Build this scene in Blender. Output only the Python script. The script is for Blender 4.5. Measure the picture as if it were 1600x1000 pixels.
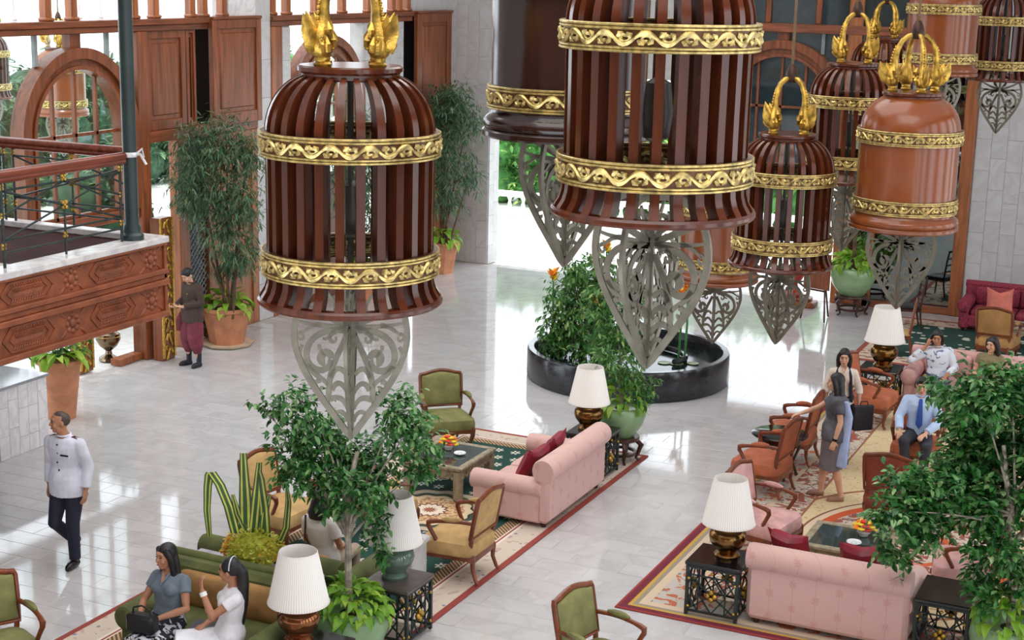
import bpy, math, random
from mathutils import Vector, Matrix
sc = bpy.context.scene
for o in list(bpy.data.objects): bpy.data.objects.remove(o)
C = sc.collection
PI = math.pi
R = math.radians
random.seed(7)

# ------------------------------------------------------------------ camera, world, lights, exposure
CAMZ = 6.6
F_PX, PITCH, ROLL, YAW = 2400.0, R(12.8), R(1.3), R(25)
_h = Vector((-math.sin(YAW), math.cos(YAW), 0)); _r = Vector((math.cos(YAW), math.sin(YAW), 0))
_f = _h * math.cos(PITCH) + Vector((0, 0, -math.sin(PITCH))); _u = _r.cross(_f)
_R = _r * math.cos(ROLL) + _u * math.sin(ROLL); _U = _u * math.cos(ROLL) - _r * math.sin(ROLL)
cam_d = bpy.data.cameras.new('camera'); cam = bpy.data.objects.new('camera', cam_d); C.objects.link(cam)
cam.matrix_world = Matrix(((_R.x, _U.x, -_f.x, 0), (_R.y, _U.y, -_f.y, 0), (_R.z, _U.z, -_f.z, CAMZ), (0, 0, 0, 1)))
cam_d.sensor_width = 36; cam_d.lens = F_PX / 1600 * 36; cam_d.clip_end = 400
sc.camera = cam

w = bpy.data.worlds.new('overcast_sky'); sc.world = w; w.use_nodes = True
bg = w.node_tree.nodes['Background']; bg.inputs[0].default_value = (0.86, 0.93, 1.0, 1); bg.inputs[1].default_value = 5.0

def area(name, loc, rot, sx, sy, power, col=(1, 1, 1)):
    l = bpy.data.lights.new(name, 'AREA'); l.shape = 'RECTANGLE'; l.size = sx; l.size_y = sy; l.energy = power; l.color = col
    o = bpy.data.objects.new(name, l); C.objects.link(o); o.location = loc; o.rotation_euler = rot
    return o
area('ceiling_fill', (-8.5, 19, 11.5), (0, 0, 0), 10, 12, 1300, (1, 0.97, 0.93))  # unseen area lights added under the ceiling as general fill
area('ceiling_fill', (-3.0, 8, 11.5), (0, 0, 0), 8, 8, 800, (1, 0.96, 0.90))
sun_d = bpy.data.lights.new('sun', 'SUN'); sun_d.energy = 5.0; sun_d.angle = R(2); sun_d.color = (1, 0.96, 0.9)
sun = bpy.data.objects.new('sun', sun_d); C.objects.link(sun); sun.location = (-30, 40, 30)
sun.rotation_euler = Vector((-0.15, 0.15, -1.0)).to_track_quat('-Z', 'Y').to_euler()
sc.view_settings.view_transform = 'Standard'; sc.view_settings.look = 'None'; sc.view_settings.gamma = 1
sc.view_settings.use_curve_mapping = False
sc.view_settings.exposure = -0.55
sc.cycles.max_bounces = 8; sc.cycles.diffuse_bounces = 4; sc.cycles.glossy_bounces = 4; sc.cycles.transmission_bounces = 6
sc.cycles.transparent_max_bounces = 12; sc.cycles.sample_clamp_indirect = 4; sc.cycles.caustics_reflective = False; sc.cycles.caustics_refractive = False

# ------------------------------------------------------------------ helpers
def lin(c):
    def g(v):
        v /= 255.0
        return v / 12.92 if v <= 0.04045 else ((v + 0.055) / 1.055) ** 2.4
    return (g(c[0]), g(c[1]), g(c[2]), 1)

class G:
    """small node graph writer"""
    def __init__(s, name):
        s.m = bpy.data.materials.new(name); s.m.use_nodes = True
        s.t = s.m.node_tree; s.b = s.t.nodes['Principled BSDF']
    def n(s, k): return s.t.nodes.new(k)
    def put(s, sock, v):
        if hasattr(v, 'is_linked'): s.t.links.new(v, sock)
        elif isinstance(v, (int, float)):
            try: sock.default_value = v
            except TypeError: sock.default_value = (v, v, v, 1)
        else: sock.default_value = v
    def ma(s, op, a, b=0.0, c=None):
        x = s.n('ShaderNodeMath'); x.operation = op; s.put(x.inputs[0], a); s.put(x.inputs[1], b)
        if c is not None: s.put(x.inputs[2], c)
        return x.outputs[0]
    def mix(s, f, a, b):
        x = s.n('ShaderNodeMix'); x.data_type = 'RGBA'; s.put(x.inputs[0], f); s.put(x.inputs[6], a); s.put(x.inputs[7], b)
        return x.outputs[2]
    def xyz(s, kind='Object'):
        t = s.n('ShaderNodeTexCoord'); x = s.n('ShaderNodeSeparateXYZ'); s.t.links.new(t.outputs[kind], x.inputs[0])
        return x.outputs[0], x.outputs[1], x.outputs[2]
    def vec(s, x, y, z):
        c = s.n('ShaderNodeCombineXYZ'); s.put(c.inputs[0], x); s.put(c.inputs[1], y); s.put(c.inputs[2], z); return c.outputs[0]
    def co(s, kind='Object'): return s.n('ShaderNodeTexCoord').outputs[kind]
    def noise(s, scale, v=None, detail=3, dist=0):
        x = s.n('ShaderNodeTexNoise'); x.inputs['Scale'].default_value = scale; x.inputs['Detail'].default_value = detail
        x.inputs['Distortion'].default_value = dist
        s.t.links.new(v if v is not None else s.co(), x.inputs['Vector']); return x.outputs[0]
    def voro(s, scale, v=None, out=0):
        x = s.n('ShaderNodeTexVoronoi'); x.inputs['Scale'].default_value = scale
        s.t.links.new(v if v is not None else s.co(), x.inputs['Vector']); return x.outputs[out]
    def lt(s, a, b): return s.ma('LESS_THAN', a, b)
    def gt(s, a, b): return s.ma('GREATER_THAN', a, b)
    def ramp(s, f, a, b):
        x = s.n('ShaderNodeMapRange'); s.put(x.inputs[0], f); x.inputs[1].default_value = a; x.inputs[2].default_value = b; return x.outputs[0]
    def rnd(s): return s.n('ShaderNodeObjectInfo').outputs['Random']
    def bump(s, h, st=0.3, d=0.01):
        x = s.n('ShaderNodeBump'); x.inputs['Strength'].default_value = st; x.inputs['Distance'].default_value = d
        s.t.links.new(h, x.inputs['Height']); s.t.links.new(x.outputs[0], s.b.inputs['Normal'])
    def done(s, col=None, rough=0.5, metal=0.0, spec=0.5):
        if col is not None: s.put(s.b.inputs['Base Color'], col)
        s.put(s.b.inputs['Roughness'], rough); s.put(s.b.inputs['Metallic'], metal); s.b.inputs['Specular IOR Level'].default_value = spec
        return s.m

def sc_(c, k): return (min(255, c[0] * k), min(255, c[1] * k), min(255, c[2] * k))
def plain(name, c, rough=0.6, metal=0.0, var=0.12, scale=6.0, bump=0.0, bs=60, spec=0.5, rnd=0.0):
    g = G(name)
    n = g.noise(scale, detail=4)
    col = g.mix(g.ramp(n, 0.3, 0.7), lin(sc_(c, 1 - var)), lin(sc_(c, 1 + var)))
    if rnd:
        col = g.mix(g.ma('MULTIPLY', g.rnd(), rnd), col, lin(sc_(c, 0.55)))
    if bump: g.bump(g.noise(bs, detail=3), bump, 0.01)
    return g.done(col, rough, metal, spec)
def wood(name, c, rough=0.35, var=0.25, axis=2, scale=1.0, spec=0.5):
    g = G(name); x, y, z = g.xyz(); s = [14 * scale] * 3; s[axis] = 1.2 * scale
    v = g.vec(g.ma('MULTIPLY', x, s[0]), g.ma('MULTIPLY', y, s[1]), g.ma('MULTIPLY', z, s[2]))
    n = g.noise(1.0, v, 5, 0.6)
    col = g.mix(g.ramp(n, 0.3, 0.7), lin(sc_(c, 1 - var)), lin(sc_(c, 1 + var)))
    col = g.mix(g.ma('MULTIPLY', g.rnd(), 0.25), col, lin(sc_(c, 0.75)))
    return g.done(col, rough, 0, spec)
def marble(name, c, vein, rough=0.15, rnd=0.35, spec=0.5, scale=1.6):
    g = G(name); t = g.n('ShaderNodeTexCoord')
    # world position keeps veins different on every slab
    ge = g.n('ShaderNodeNewGeometry')
    off = g.ma('MULTIPLY', g.rnd(), 37.0)
    sx = g.n('ShaderNodeVectorMath'); sx.operation = 'ADD'; g.t.links.new(ge.outputs['Position'], sx.inputs[0])
    g.t.links.new(g.vec(off, off, off), sx.inputs[1])
    n = g.noise(scale, sx.outputs[0], 6, 1.2)
    ve = g.ramp(g.ma('ABSOLUTE', g.ma('SUBTRACT', n, 0.5)), 0.0, 0.09)
    col = g.mix(ve, lin(vein), lin(c))
    at = g.n('ShaderNodeAttribute'); at.attribute_name = 'tone'
    r = g.ma('ADD', g.rnd(), at.outputs['Fac'])
    col = g.mix(g.ma('MULTIPLY', g.ma('FRACT', r), rnd), col, lin(sc_(c, 0.83)))
    return g.done(col, rough, 0, spec)

class MB:
    def __init__(s): s.v = []; s.f = []; s.mi = []
    def add(s, vs, fs, mi=0):
        k = len(s.v); s.v += [tuple(p) for p in vs]; s.f += [tuple(i + k for i in f) for f in fs]; s.mi += [mi] * len(fs); return s
    def box(s, x0, x1, y0, y1, z0, z1, mi=0, bev=0.0, rot=None, org=None):
        if bev > 0:
            b = min(bev, (x1 - x0) * .45, (y1 - y0) * .45, (z1 - z0) * .45)
            vs = []; ix = {}
            for i, x in enumerate((x0, x1)):
                for j, y in enumerate((y0, y1)):
                    for k, z in enumerate((z0, z1)):
                        sx, sy, sz = (b, -b)[i], (b, -b)[j], (b, -b)[k]
                        ix[(i, j, k, 0)] = len(vs); vs.append((x, y + sy, z + sz))
                        ix[(i, j, k, 1)] = len(vs); vs.append((x + sx, y, z + sz))
                        ix[(i, j, k, 2)] = len(vs); vs.append((x + sx, y + sy, z))
            q = lambda *a: ix[a]
            fs = []
            for i in (0, 1):
                fs.append((q(i, 0, 0, 0), q(i, 1, 0, 0), q(i, 1, 1, 0), q(i, 0, 1, 0)))
                fs.append((q(0, i, 0, 1), q(1, i, 0, 1), q(1, i, 1, 1), q(0, i, 1, 1)))
                fs.append((q(0, 0, i, 2), q(1, 0, i, 2), q(1, 1, i, 2), q(0, 1, i, 2)))
                for j in (0, 1):
                    fs.append((q(i, j, 0, 0), q(i, j, 1, 0), q(i, j, 1, 1), q(i, j, 0, 1)))
                    fs.append((q(i, 0, j, 0), q(i, 1, j, 0), q(i, 1, j, 2), q(i, 0, j, 2)))
                    fs.append((q(0, i, j, 1), q(1, i, j, 1), q(1, i, j, 2), q(0, i, j, 2)))
                    for k in (0, 1): fs.append((q(i, j, k, 0), q(i, j, k, 1), q(i, j, k, 2)))
        else:
            vs = [(x0, y0, z0), (x1, y0, z0), (x1, y1, z0), (x0, y1, z0), (x0, y0, z1), (x1, y0, z1), (x1, y1, z1), (x0, y1, z1)]
            fs = [(0, 3, 2, 1), (4, 5, 6, 7), (0, 1, 5, 4), (1, 2, 6, 5), (2, 3, 7, 6), (3, 0, 4, 7)]
        if rot is not None:
            o = Vector(org if org is not None else ((x0 + x1) / 2, (y0 + y1) / 2, (z0 + z1) / 2))
            vs = [tuple(rot @ (Vector(p) - o) + o) for p in vs]
        return s.add(vs, fs, mi)
    def bar(s, a, b, w, h, up=(0, 0, 1), mi=0, bev=0):
        a = Vector(a); b = Vector(b); d = b - a; L = d.length; d.normalize(); up = Vector(up)
        x = d.cross(up)
        if x.length < 1e-4: x = d.cross(Vector((1, 0, 0)))
        x.normalize(); z = x.cross(d)
        k = len(s.v); s.box(-w / 2, w / 2, 0, L, -h / 2, h / 2, mi, bev)
        for i in range(k, len(s.v)):
            p = s.v[i]; s.v[i] = tuple(a + x * p[0] + d * p[1] + z * p[2])
        return s
    def tube(s, pts, r, seg=8, cap=True, mi=0, flat=1.0, closed=False):
        P = [Vector(p) for p in pts]; n = len(P)
        rr = r if isinstance(r, (list, tuple)) else [r] * n
        T = []
        for i in range(n):
            if closed: t = P[(i + 1) % n] - P[i - 1]
            else: t = P[min(i + 1, n - 1)] - P[max(i - 1, 0)]
            T.append(t.normalized() if t.length > 1e-9 else Vector((0, 0, 1)))
        u = T[0].orthogonal().normalized()
        if abs(T[0].z) < 0.95: u = (Vector((0, 0, 1)) - T[0] * T[0].z).normalized()
        vs = []
        for i in range(n):
            u = u - T[i] * u.dot(T[i])
            if u.length < 1e-6: u = T[i].orthogonal()
            u.normalize(); b = T[i].cross(u)
            for k in range(seg):
                a = 2 * PI * k / seg
                vs.append(P[i] + (u * math.cos(a) + b * math.sin(a) * flat) * rr[i])
        fs = []
        m = n if closed else n - 1
        for i in range(m):
            j = (i + 1) % n
            for k in range(seg):
                l = (k + 1) % seg
                fs.append((i * seg + k, i * seg + l, j * seg + l, j * seg + k))
        if cap and not closed:
            fs.append(tuple(range(seg))[::-1]); fs.append(tuple((n - 1) * seg + k for k in range(seg)))
        return s.add(vs, fs, mi)
    def lathe(s, prof, seg=32, c=(0, 0, 0), mi=0, cap=True, fx=1.0, fy=1.0, pleat=0.0, npl=0):
        vs = []; fs = []; n = len(prof)
        for (r, z) in prof:
            for k in range(seg):
                a = 2 * PI * k / seg; q = r * (1 + (pleat if k % 2 else -pleat)) if pleat else r
                vs.append((c[0] + q * math.cos(a) * fx, c[1] + q * math.sin(a) * fy, c[2] + z))
        for i in range(n - 1):
            for k in range(seg):
                l = (k + 1) % seg
                fs.append((i * seg + k, i * seg + l, (i + 1) * seg + l, (i + 1) * seg + k))
        if cap:
            if prof[0][0] > 1e-4: fs.append(tuple(range(seg))[::-1])
            if prof[-1][0] > 1e-4: fs.append(tuple((n - 1) * seg + k for k in range(seg)))
        return s.add(vs, fs, mi)
    def ell(s, c, r, seg=12, rings=8, mi=0, rot=None, p=1.0):
        vs = []; fs = []
        def sp(v): return math.copysign(abs(v) ** p, v)
        for i in range(rings + 1):
            t = -PI / 2 + PI * i / rings
            for k in range(seg):
                a = 2 * PI * k / seg
                q = Vector((sp(math.cos(t)) * sp(math.cos(a)) * r[0], sp(math.cos(t)) * sp(math.sin(a)) * r[1], sp(math.sin(t)) * r[2]))
                if rot is not None: q = rot @ q
                vs.append(q + Vector(c))
        for i in range(rings):
            for k in range(seg):
                l = (k + 1) % seg
                fs.append((i * seg + k, i * seg + l, (i + 1) * seg + l, (i + 1) * seg + k))
        return s.add(vs, fs, mi)
    def cushion(s, c, sx, sy, sz, rot=None, n=10, puff=0.5, mi=0, chop=0.0):
        """pillow: square outline, thick in the middle, thin at the seam (sz total thickness)"""
        vs = []; fs = []
        for side in (1, -1):
            k0 = len(vs)
            for i in range(n + 1):
                for j in range(n + 1):
                    a = -1 + 2 * i / n; b = -1 + 2 * j / n
                    th = ((1 - a ** 4) * (1 - b ** 4)) ** puff
                    pin = 1 - 0.07 * ((1 - b * b) * a * a)
                    pin2 = 1 - 0.07 * ((1 - a * a) * b * b)
                    q = Vector((a * sx / 2 * pin, b * sy / 2 * pin2 - chop * sy * (1 - abs(a)) * max(0, b) ** 2, side * (0.004 + th * sz / 2)))
                    if rot is not None: q = rot @ q
                    vs.append(q + Vector(c))
            for i in range(n):
                for j in range(n):
                    q = (k0 + i * (n + 1) + j, k0 + (i + 1) * (n + 1) + j, k0 + (i + 1) * (n + 1) + j + 1, k0 + i * (n + 1) + j + 1)
                    fs.append(q if side > 0 else q[::-1])
        m = (n + 1) ** 2
        edge = [i * (n + 1) for i in range(n + 1)] + [n * (n + 1) + j for j in range(1, n + 1)] + [i * (n + 1) + n for i in range(n - 1, -1, -1)] + [j for j in range(n - 1, 0, -1)]
        for i in range(len(edge)):
            a, b = edge[i], edge[(i + 1) % len(edge)]
            fs.append((a, b, b + m, a + m))
        return s.add(vs, fs, mi)
    def prism(s, poly, o, ax, ay, th, mi=0):
        """2D outline extruded by th (centred) along ax x ay"""
        o = Vector(o); ax = Vector(ax); ay = Vector(ay); nz = ax.cross(ay).normalized(); n = len(poly)
        vs = [o + ax * p[0] + ay * p[1] + nz * th / 2 for p in poly] + [o + ax * p[0] + ay * p[1] - nz * th / 2 for p in poly]
        fs = [tuple(range(n)), tuple(range(n, 2 * n))[::-1]] + [((i + 1) % n, i, i + n, (i + 1) % n + n) for i in range(n)]
        return s.add(vs, fs, mi)
    def ribbon(s, path, wd, o, ax, ay, th, mi=0, closed=False):
        """flat strip of varying width along a 2D path, thickness th"""
        n = len(path); ww = wd if isinstance(wd, (list, tuple)) else [wd] * n
        o = Vector(o); ax = Vector(ax); ay = Vector(ay); nz = ax.cross(ay).normalized(); vs = []
        for i in range(n):
            a = path[(i - 1) % n if closed else max(i - 1, 0)]; b = path[(i + 1) % n if closed else min(i + 1, n - 1)]
            dx, dy = b[0] - a[0], b[1] - a[1]; L = math.hypot(dx, dy) or 1
            nx, ny = -dy / L, dx / L
            for sg in (1, -1):
                q = o + ax * (path[i][0] + nx * sg * ww[i] / 2) + ay * (path[i][1] + ny * sg * ww[i] / 2)
                vs.append(q + nz * th / 2); vs.append(q - nz * th / 2)
        fs = []
        for i in range(n if closed else n - 1):
            a = 4 * i; b = 4 * ((i + 1) % n)
            fs += [(a, b, b + 2, a + 2), (a + 1, a + 3, b + 3, b + 1), (a, a + 1, b + 1, b), (a + 2, b + 2, b + 3, a + 3)]
        if not closed: fs += [(0, 2, 3, 1), (4 * n - 4, 4 * n - 3, 4 * n - 1, 4 * n - 2)]
        return s.add(vs, fs, mi)
    def xf(s, k, fn):
        for i in range(k, len(s.v)): s.v[i] = tuple(fn(Vector(s.v[i])))
        return s
    def mesh(s, name, mats, smooth=40):
        me = bpy.data.meshes.new(name); me.from_pydata(s.v, [], s.f); me.update()
        for m in (mats if isinstance(mats, (list, tuple)) else [mats]): me.materials.append(m)
        if any(s.mi): me.polygons.foreach_set('material_index', s.mi)
        if smooth:
            me.polygons.foreach_set('use_smooth', [True] * len(me.polygons)); me.set_sharp_from_angle(angle=R(smooth))
        return me
    def build(s, name, mats, parent=None, smooth=40, loc=None, rotz=0.0):
        return put(name, s.mesh(name, mats, smooth), parent, loc, rotz)
def put(name, me, parent=None, loc=None, rotz=0.0):
    o = bpy.data.objects.new(name, me); C.objects.link(o)
    if parent is not None: o.parent = parent
    if loc is not None: o.location = loc
    if rotz: o.rotation_euler = (0, 0, rotz)
    return o
def tag(o, label=None, cat=None, group=None, kind=None):
    for k, v in (('label', label), ('category', cat), ('group', group), ('kind', kind)):
        if v: o[k] = v
    return o
def thing(name, label, cat, loc=(0, 0, 0), rotz=0.0, group=None):
    o = bpy.data.objects.new(name, None); C.objects.link(o); o.location = loc; o.rotation_euler = (0, 0, rotz); o.empty_display_size = 0.2
    return tag(o, label, cat, group)
def copy_tree(o, parent=None):
    c = o.copy(); C.objects.link(c); c.parent = parent
    for ch in o.children: copy_tree(ch, c)
    return c
def dup(o, loc, rotz, label, group=None):
    c = copy_tree(o); c.location = loc; c.rotation_euler = (0, 0, rotz); c['label'] = label
    if group: c['group'] = group
    return c
def struct(name, mb, mat, parent=None, smooth=30):
    o = mb.build(name, mat, parent, smooth)
    if parent is None: o['kind'] = 'structure'
    return o
def bez(p0, p1, p2, p3, n=10):
    out = []
    for i in range(n + 1):
        t = i / n; a = (1 - t) ** 3; b = 3 * (1 - t) ** 2 * t; c = 3 * (1 - t) * t * t; d = t ** 3
        out.append(tuple(a * x + b * y + c * z + d * q for x, y, z, q in zip(p0, p1, p2, p3)))
    return out
def rotm(ax, a): return Matrix.Rotation(a, 3, ax)
# ------------------------------------------------------------------ materials of the place
m_tile = marble('polished_marble_tile', (205, 203, 204), (195, 192, 193), 0.065, 0.24, 0.6, 1.1)
m_grout = plain('grout', (184, 178, 173), 0.5)
m_slab = marble('grey_marble_slab', (202, 201, 202), (192, 190, 190), 0.3, 0.2, 0.4, 1.5)
m_wall = plain('wall_core', (186, 184, 182), 0.7, var=0.05)
m_desk = marble('white_marble_slab', (238, 236, 238), (220, 217, 221), 0.2, 0.14, 0.5, 2.2)
m_teak = wood('teak_joinery', (128, 70, 40), 0.38, 0.22)
m_teak2 = wood('teak_joinery_light', (154, 92, 54), 0.4, 0.18)
m_teakh = wood('teak_horizontal', (124, 68, 40), 0.38, 0.22, axis=1)
m_dark = plain('gap_shade_black', (22, 20, 22), 0.6)
m_white = plain('white_plaster', (236, 236, 238), 0.7, var=0.03)
m_gold = plain('gold_leaf', (182, 146, 66), 0.34, 0.85, 0.25, 14, bump=0.35, bs=70)
m_goldf = plain('gold_paint', (196, 158, 74), 0.38, 0.75, 0.25, 30)
m_iron = plain('green_black_iron', (44, 56, 54), 0.45, 0.3, 0.2, 20)
m_col = plain('dark_green_column', (38, 52, 52), 0.35, 0.1, 0.12, 4)
m_lattice = plain('grey_lattice', (142, 148, 150), 0.6)
m_ledge = marble('pale_stone_ledge', (226, 222, 220), (200, 196, 198), 0.2, 0.2)
m_pave = plain('sunlit_paving', (226, 224, 218), 0.7, var=0.05)
def glass_mat(name, tint, refl):
    g = G(name); t = g.n('ShaderNodeBsdfTransparent'); t.inputs[0].default_value = tint
    gl = g.n('ShaderNodeBsdfGlossy'); gl.inputs['Roughness'].default_value = 0.02
    lw = g.n('ShaderNodeLayerWeight'); lw.inputs[0].default_value = 0.35
    mx = g.n('ShaderNodeMixShader'); g.put(mx.inputs[0], g.ma('MULTIPLY_ADD', lw.outputs['Facing'], refl * 2, refl * 0.5))
    g.t.links.new(t.outputs[0], mx.inputs[1]); g.t.links.new(gl.outputs[0], mx.inputs[2])
    g.t.links.new(mx.outputs[0], g.t.nodes['Material Output'].inputs[0]); return g.m
m_glass = glass_mat('window_glass', (0.93, 0.97, 0.96, 1), 0.12)
m_mirror = plain('dim_mirror', (150, 162, 164), 0.03, 1.0, 0.0)
m_dglass = plain('dark_window_glass', (44, 58, 62), 0.04, 0.0, 0.1, spec=0.9)

# ------------------------------------------------------------------ floor
fl = MB(); fl.box(-16.5, 6, 4, 31.4, -0.2, -0.004)
floor = struct('floor', fl, m_grout)
TX, TY, GAP = 0.62, 0.31, 0.004
def project(x, y, z):
    p = Vector((x, y, z - CAMZ)); d = p.dot(_f)
    if d < 0.5: return None
    return 800 + F_PX * p.dot(_R) / d, 500 - F_PX * p.dot(_U) / d, d
RUGS = [(-10.06, -6.93, 8.0, 19.5), (-5.42, 4.0, 14.37, 25.4), (-5.85, 4, 26.6, 30.6)]
tiles = []
for j in range(int((31.4 - 6) / TY)):
    y = 6 + (j + .5) * TY; off = (0.5 if j % 2 else 0) * TX + random.uniform(-.05, .05)
    for i in range(int(21 / TX)):
        x = -16.3 + (i + .5) * TX + off
        if x > 5.5: continue
        q = project(x, y, 0); s = 0
        if q and -40 < q[0] < 1640 and -40 < q[1] < 1040 and not any(a - .1 < x < b + .1 and c - .1 < y < d + .1 for a, b, c, d in RUGS):
            s = 1 / q[2]
        tiles.append((s, x, y))
tiles.sort(reverse=True)
tb = MB(); tb.box(-TX / 2 + GAP / 2, TX / 2 - GAP / 2, -TY / 2 + GAP / 2, TY / 2 - GAP / 2, -0.03, 0, bev=0.003)
tile_me = tb.mesh('tile', m_tile, 0)
rest = MB(); tone = []
for k, (s, x, y) in enumerate(tiles):
    dz = random.uniform(-0.0012, 0)
    if k < 300 and s > 0:
        put('tile', tile_me, floor, (x, y, dz))
    else:
        k0 = len(rest.f)
        rest.box(x - TX / 2 + GAP / 2, x + TX / 2 - GAP / 2, y - TY / 2 + GAP / 2, y + TY / 2 - GAP / 2, -0.03, dz)
        tone += [random.random()] * (len(rest.f) - k0)
ro = rest.build('floor_tiles', m_tile, floor, 0); ro['kind'] = 'stuff'
a_ = ro.data.attributes.new('tone', 'FLOAT', 'FACE'); a_.data.foreach_set('value', tone)

# ------------------------------------------------------------------ outside ground, ceiling
ou = MB(); ou.box(-60, -16.5, -10, 90, -0.3, -0.03); ou.box(-16.5, 30, 31.4, 90, -0.3, -0.03)
struct('ground_outside', ou, m_pave)
ce = MB(); ce.box(-16.8, 8, -6, 31.7, 12, 12.3); struct('ceiling', ce, m_white)  # ceiling out of view, put in to shape the light
m_dim = plain('dim_unseen_wall', (120, 92, 72), 0.5)  # dark colour keeps the unseen walls from bouncing fill light
struct('wall_front_added', MB().box(-16.8, 8, -6.3, -6, 0, 12), m_dim); struct('wall_left_front', MB().box(-16.7, -16.4, -6, 14, 0, 12), m_wall)  # walls out of view, put in to darken the camera side
wr = MB(); wr.box(7.6, 8, -6, 31.7, 9.6, 12); wr.box(7.6, 8, -6, 31.7, 0, .6)
for k in range(8): wr.box(7.6, 8, -6 + k * 5.1, -6 + k * 5.1 + 2.0, .6, 9.6)
struct('wall_right_added', wr, m_dim)  # unseen wall added to dim the hall, its gaps let daylight in

# ------------------------------------------------------------------ marble walls with slabs
def slabs(parent, o, ax, nrm, s0, s1, z0, z1, sw=0.30, sh=0.62, th=0.02, mat=None, holes=()):
    """stone slabs set upright in columns with broken joints; o origin, ax along the wall"""
    o = Vector(o); ax = Vector(ax); nrm = Vector(nrm); n = max(1, round((s1 - s0) / sw)); cw = (s1 - s0) / n
    cache = {}
    for i in range(n):
        z = z0 - random.choice((0, 0.2, 0.4)) * sh
        while z < z1:
            a, b = max(z, z0), min(z + sh, z1); z += sh
            if b - a < 0.04: continue
            sc0 = s0 + (i + .5) * cw
            if any(h[0] < sc0 < h[1] and a < h[3] and b > h[2] for h in holes): continue
            key = round(b - a, 2)
            if key not in cache:
                mb = MB(); g_ = 0.002
                mb.box(-cw / 2 + g_, cw / 2 - g_, -th, 0, -key / 2 + g_, key / 2 - g_, bev=0.003)
                k = Matrix((ax, -nrm if False else nrm, Vector((0, 0, 1)))).transposed()
                mb.xf(0, lambda p: k @ p)
                cache[key] = mb.mesh('stone_slab', mat, 0)
            put('stone_slab', cache[key], parent, tuple(o + ax * sc0 + nrm * (th + random.uniform(0, .003)) + Vector((0, 0, (a + b) / 2))))
YB = 31.3; XL = -16.4
bw = MB(); bw.box(-16.7, -15.27, YB, YB + .5, 0, 12); bw.box(-15.27, -10.2, YB, YB + .5, 4.4, 12); bw.box(-10.2, -9.97, YB, YB + .5, 0, 12)
bw.box(-9.97, -7.25, YB, YB + .5, 8, 12); bw.box(-7.25, -4.63, YB, YB + .5, 6.4, 12); bw.box(-4.63, 8, YB, YB + .5, 0, 12)
wall_back = struct('wall_back', bw, m_wall)
slabs(wall_back, (0, YB, 0), (1, 0, 0), (0, -1, 0), -16.4, -15.27, 0, 6.6, 0.28, 0.62, mat=m_slab)
slabs(wall_back, (0, YB, 0), (1, 0, 0), (0, -1, 0), -4.6, -0.4, 0.12, 6.6, 0.30, 0.62, mat=m_slab)
slabs(wall_back, (-15.27, 0, 0), (0, 1, 0), (1, 0, 0), YB, YB + .5, 0, 4.4, 0.25, 0.7, mat=m_slab)
bb = MB(); bb.box(-4.63, 3, YB - .05, YB, 0, .13, bev=.01); struct('baseboard_back', bb, plain('beige_skirting', (196, 176, 150), 0.4))
lw = MB(); lw.box(XL - .3, XL, 23.78, 24.25, 0, 12); lw.box(XL - .3, XL, 6, 31.3, 8, 12)
lw.box(XL - .3, XL, 22.9, 23.78, 5.68, 8); lw.box(XL - .3, XL, 24.65, 24.92, 2.5, 5.5); lw.box(XL - .3, XL, 29.62, 31.3, 5.68, 8)
lw.box(XL - .3, XL, 27.6, 29.3, 2.5, 5.5)
wall_left = struct('wall_left', lw, m_wall)
slabs(wall_left, (XL, 0, 0), (0, 1, 0), (1, 0, 0), 23.78, 24.25, 0, 6.6, 0.47, 0.7, mat=m_slab)
slabs(wall_left, (XL, 0, 0), (0, 1, 0), (1, 0, 0), 24.65, 24.92, 2.5, 5.5, 0.27, 0.62, mat=m_slab)
slabs(wall_left, (XL, 0, 0), (0, 1, 0), (1, 0, 0), 27.6, 29.3, 2.5, 5.5, 0.28, 0.62, mat=m_slab)
slabs(wall_left, (XL, 0, 0), (0, 1, 0), (1, 0, 0), 29.62, 31.28, 5.70, 6.8, 0.28, 0.62, mat=m_slab)
slabs(wall_left, (XL, 0, 0), (0, 1, 0), (1, 0, 0), 22.95, 23.78, 5.70, 6.8, 0.28, 0.62, mat=m_desk)

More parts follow.
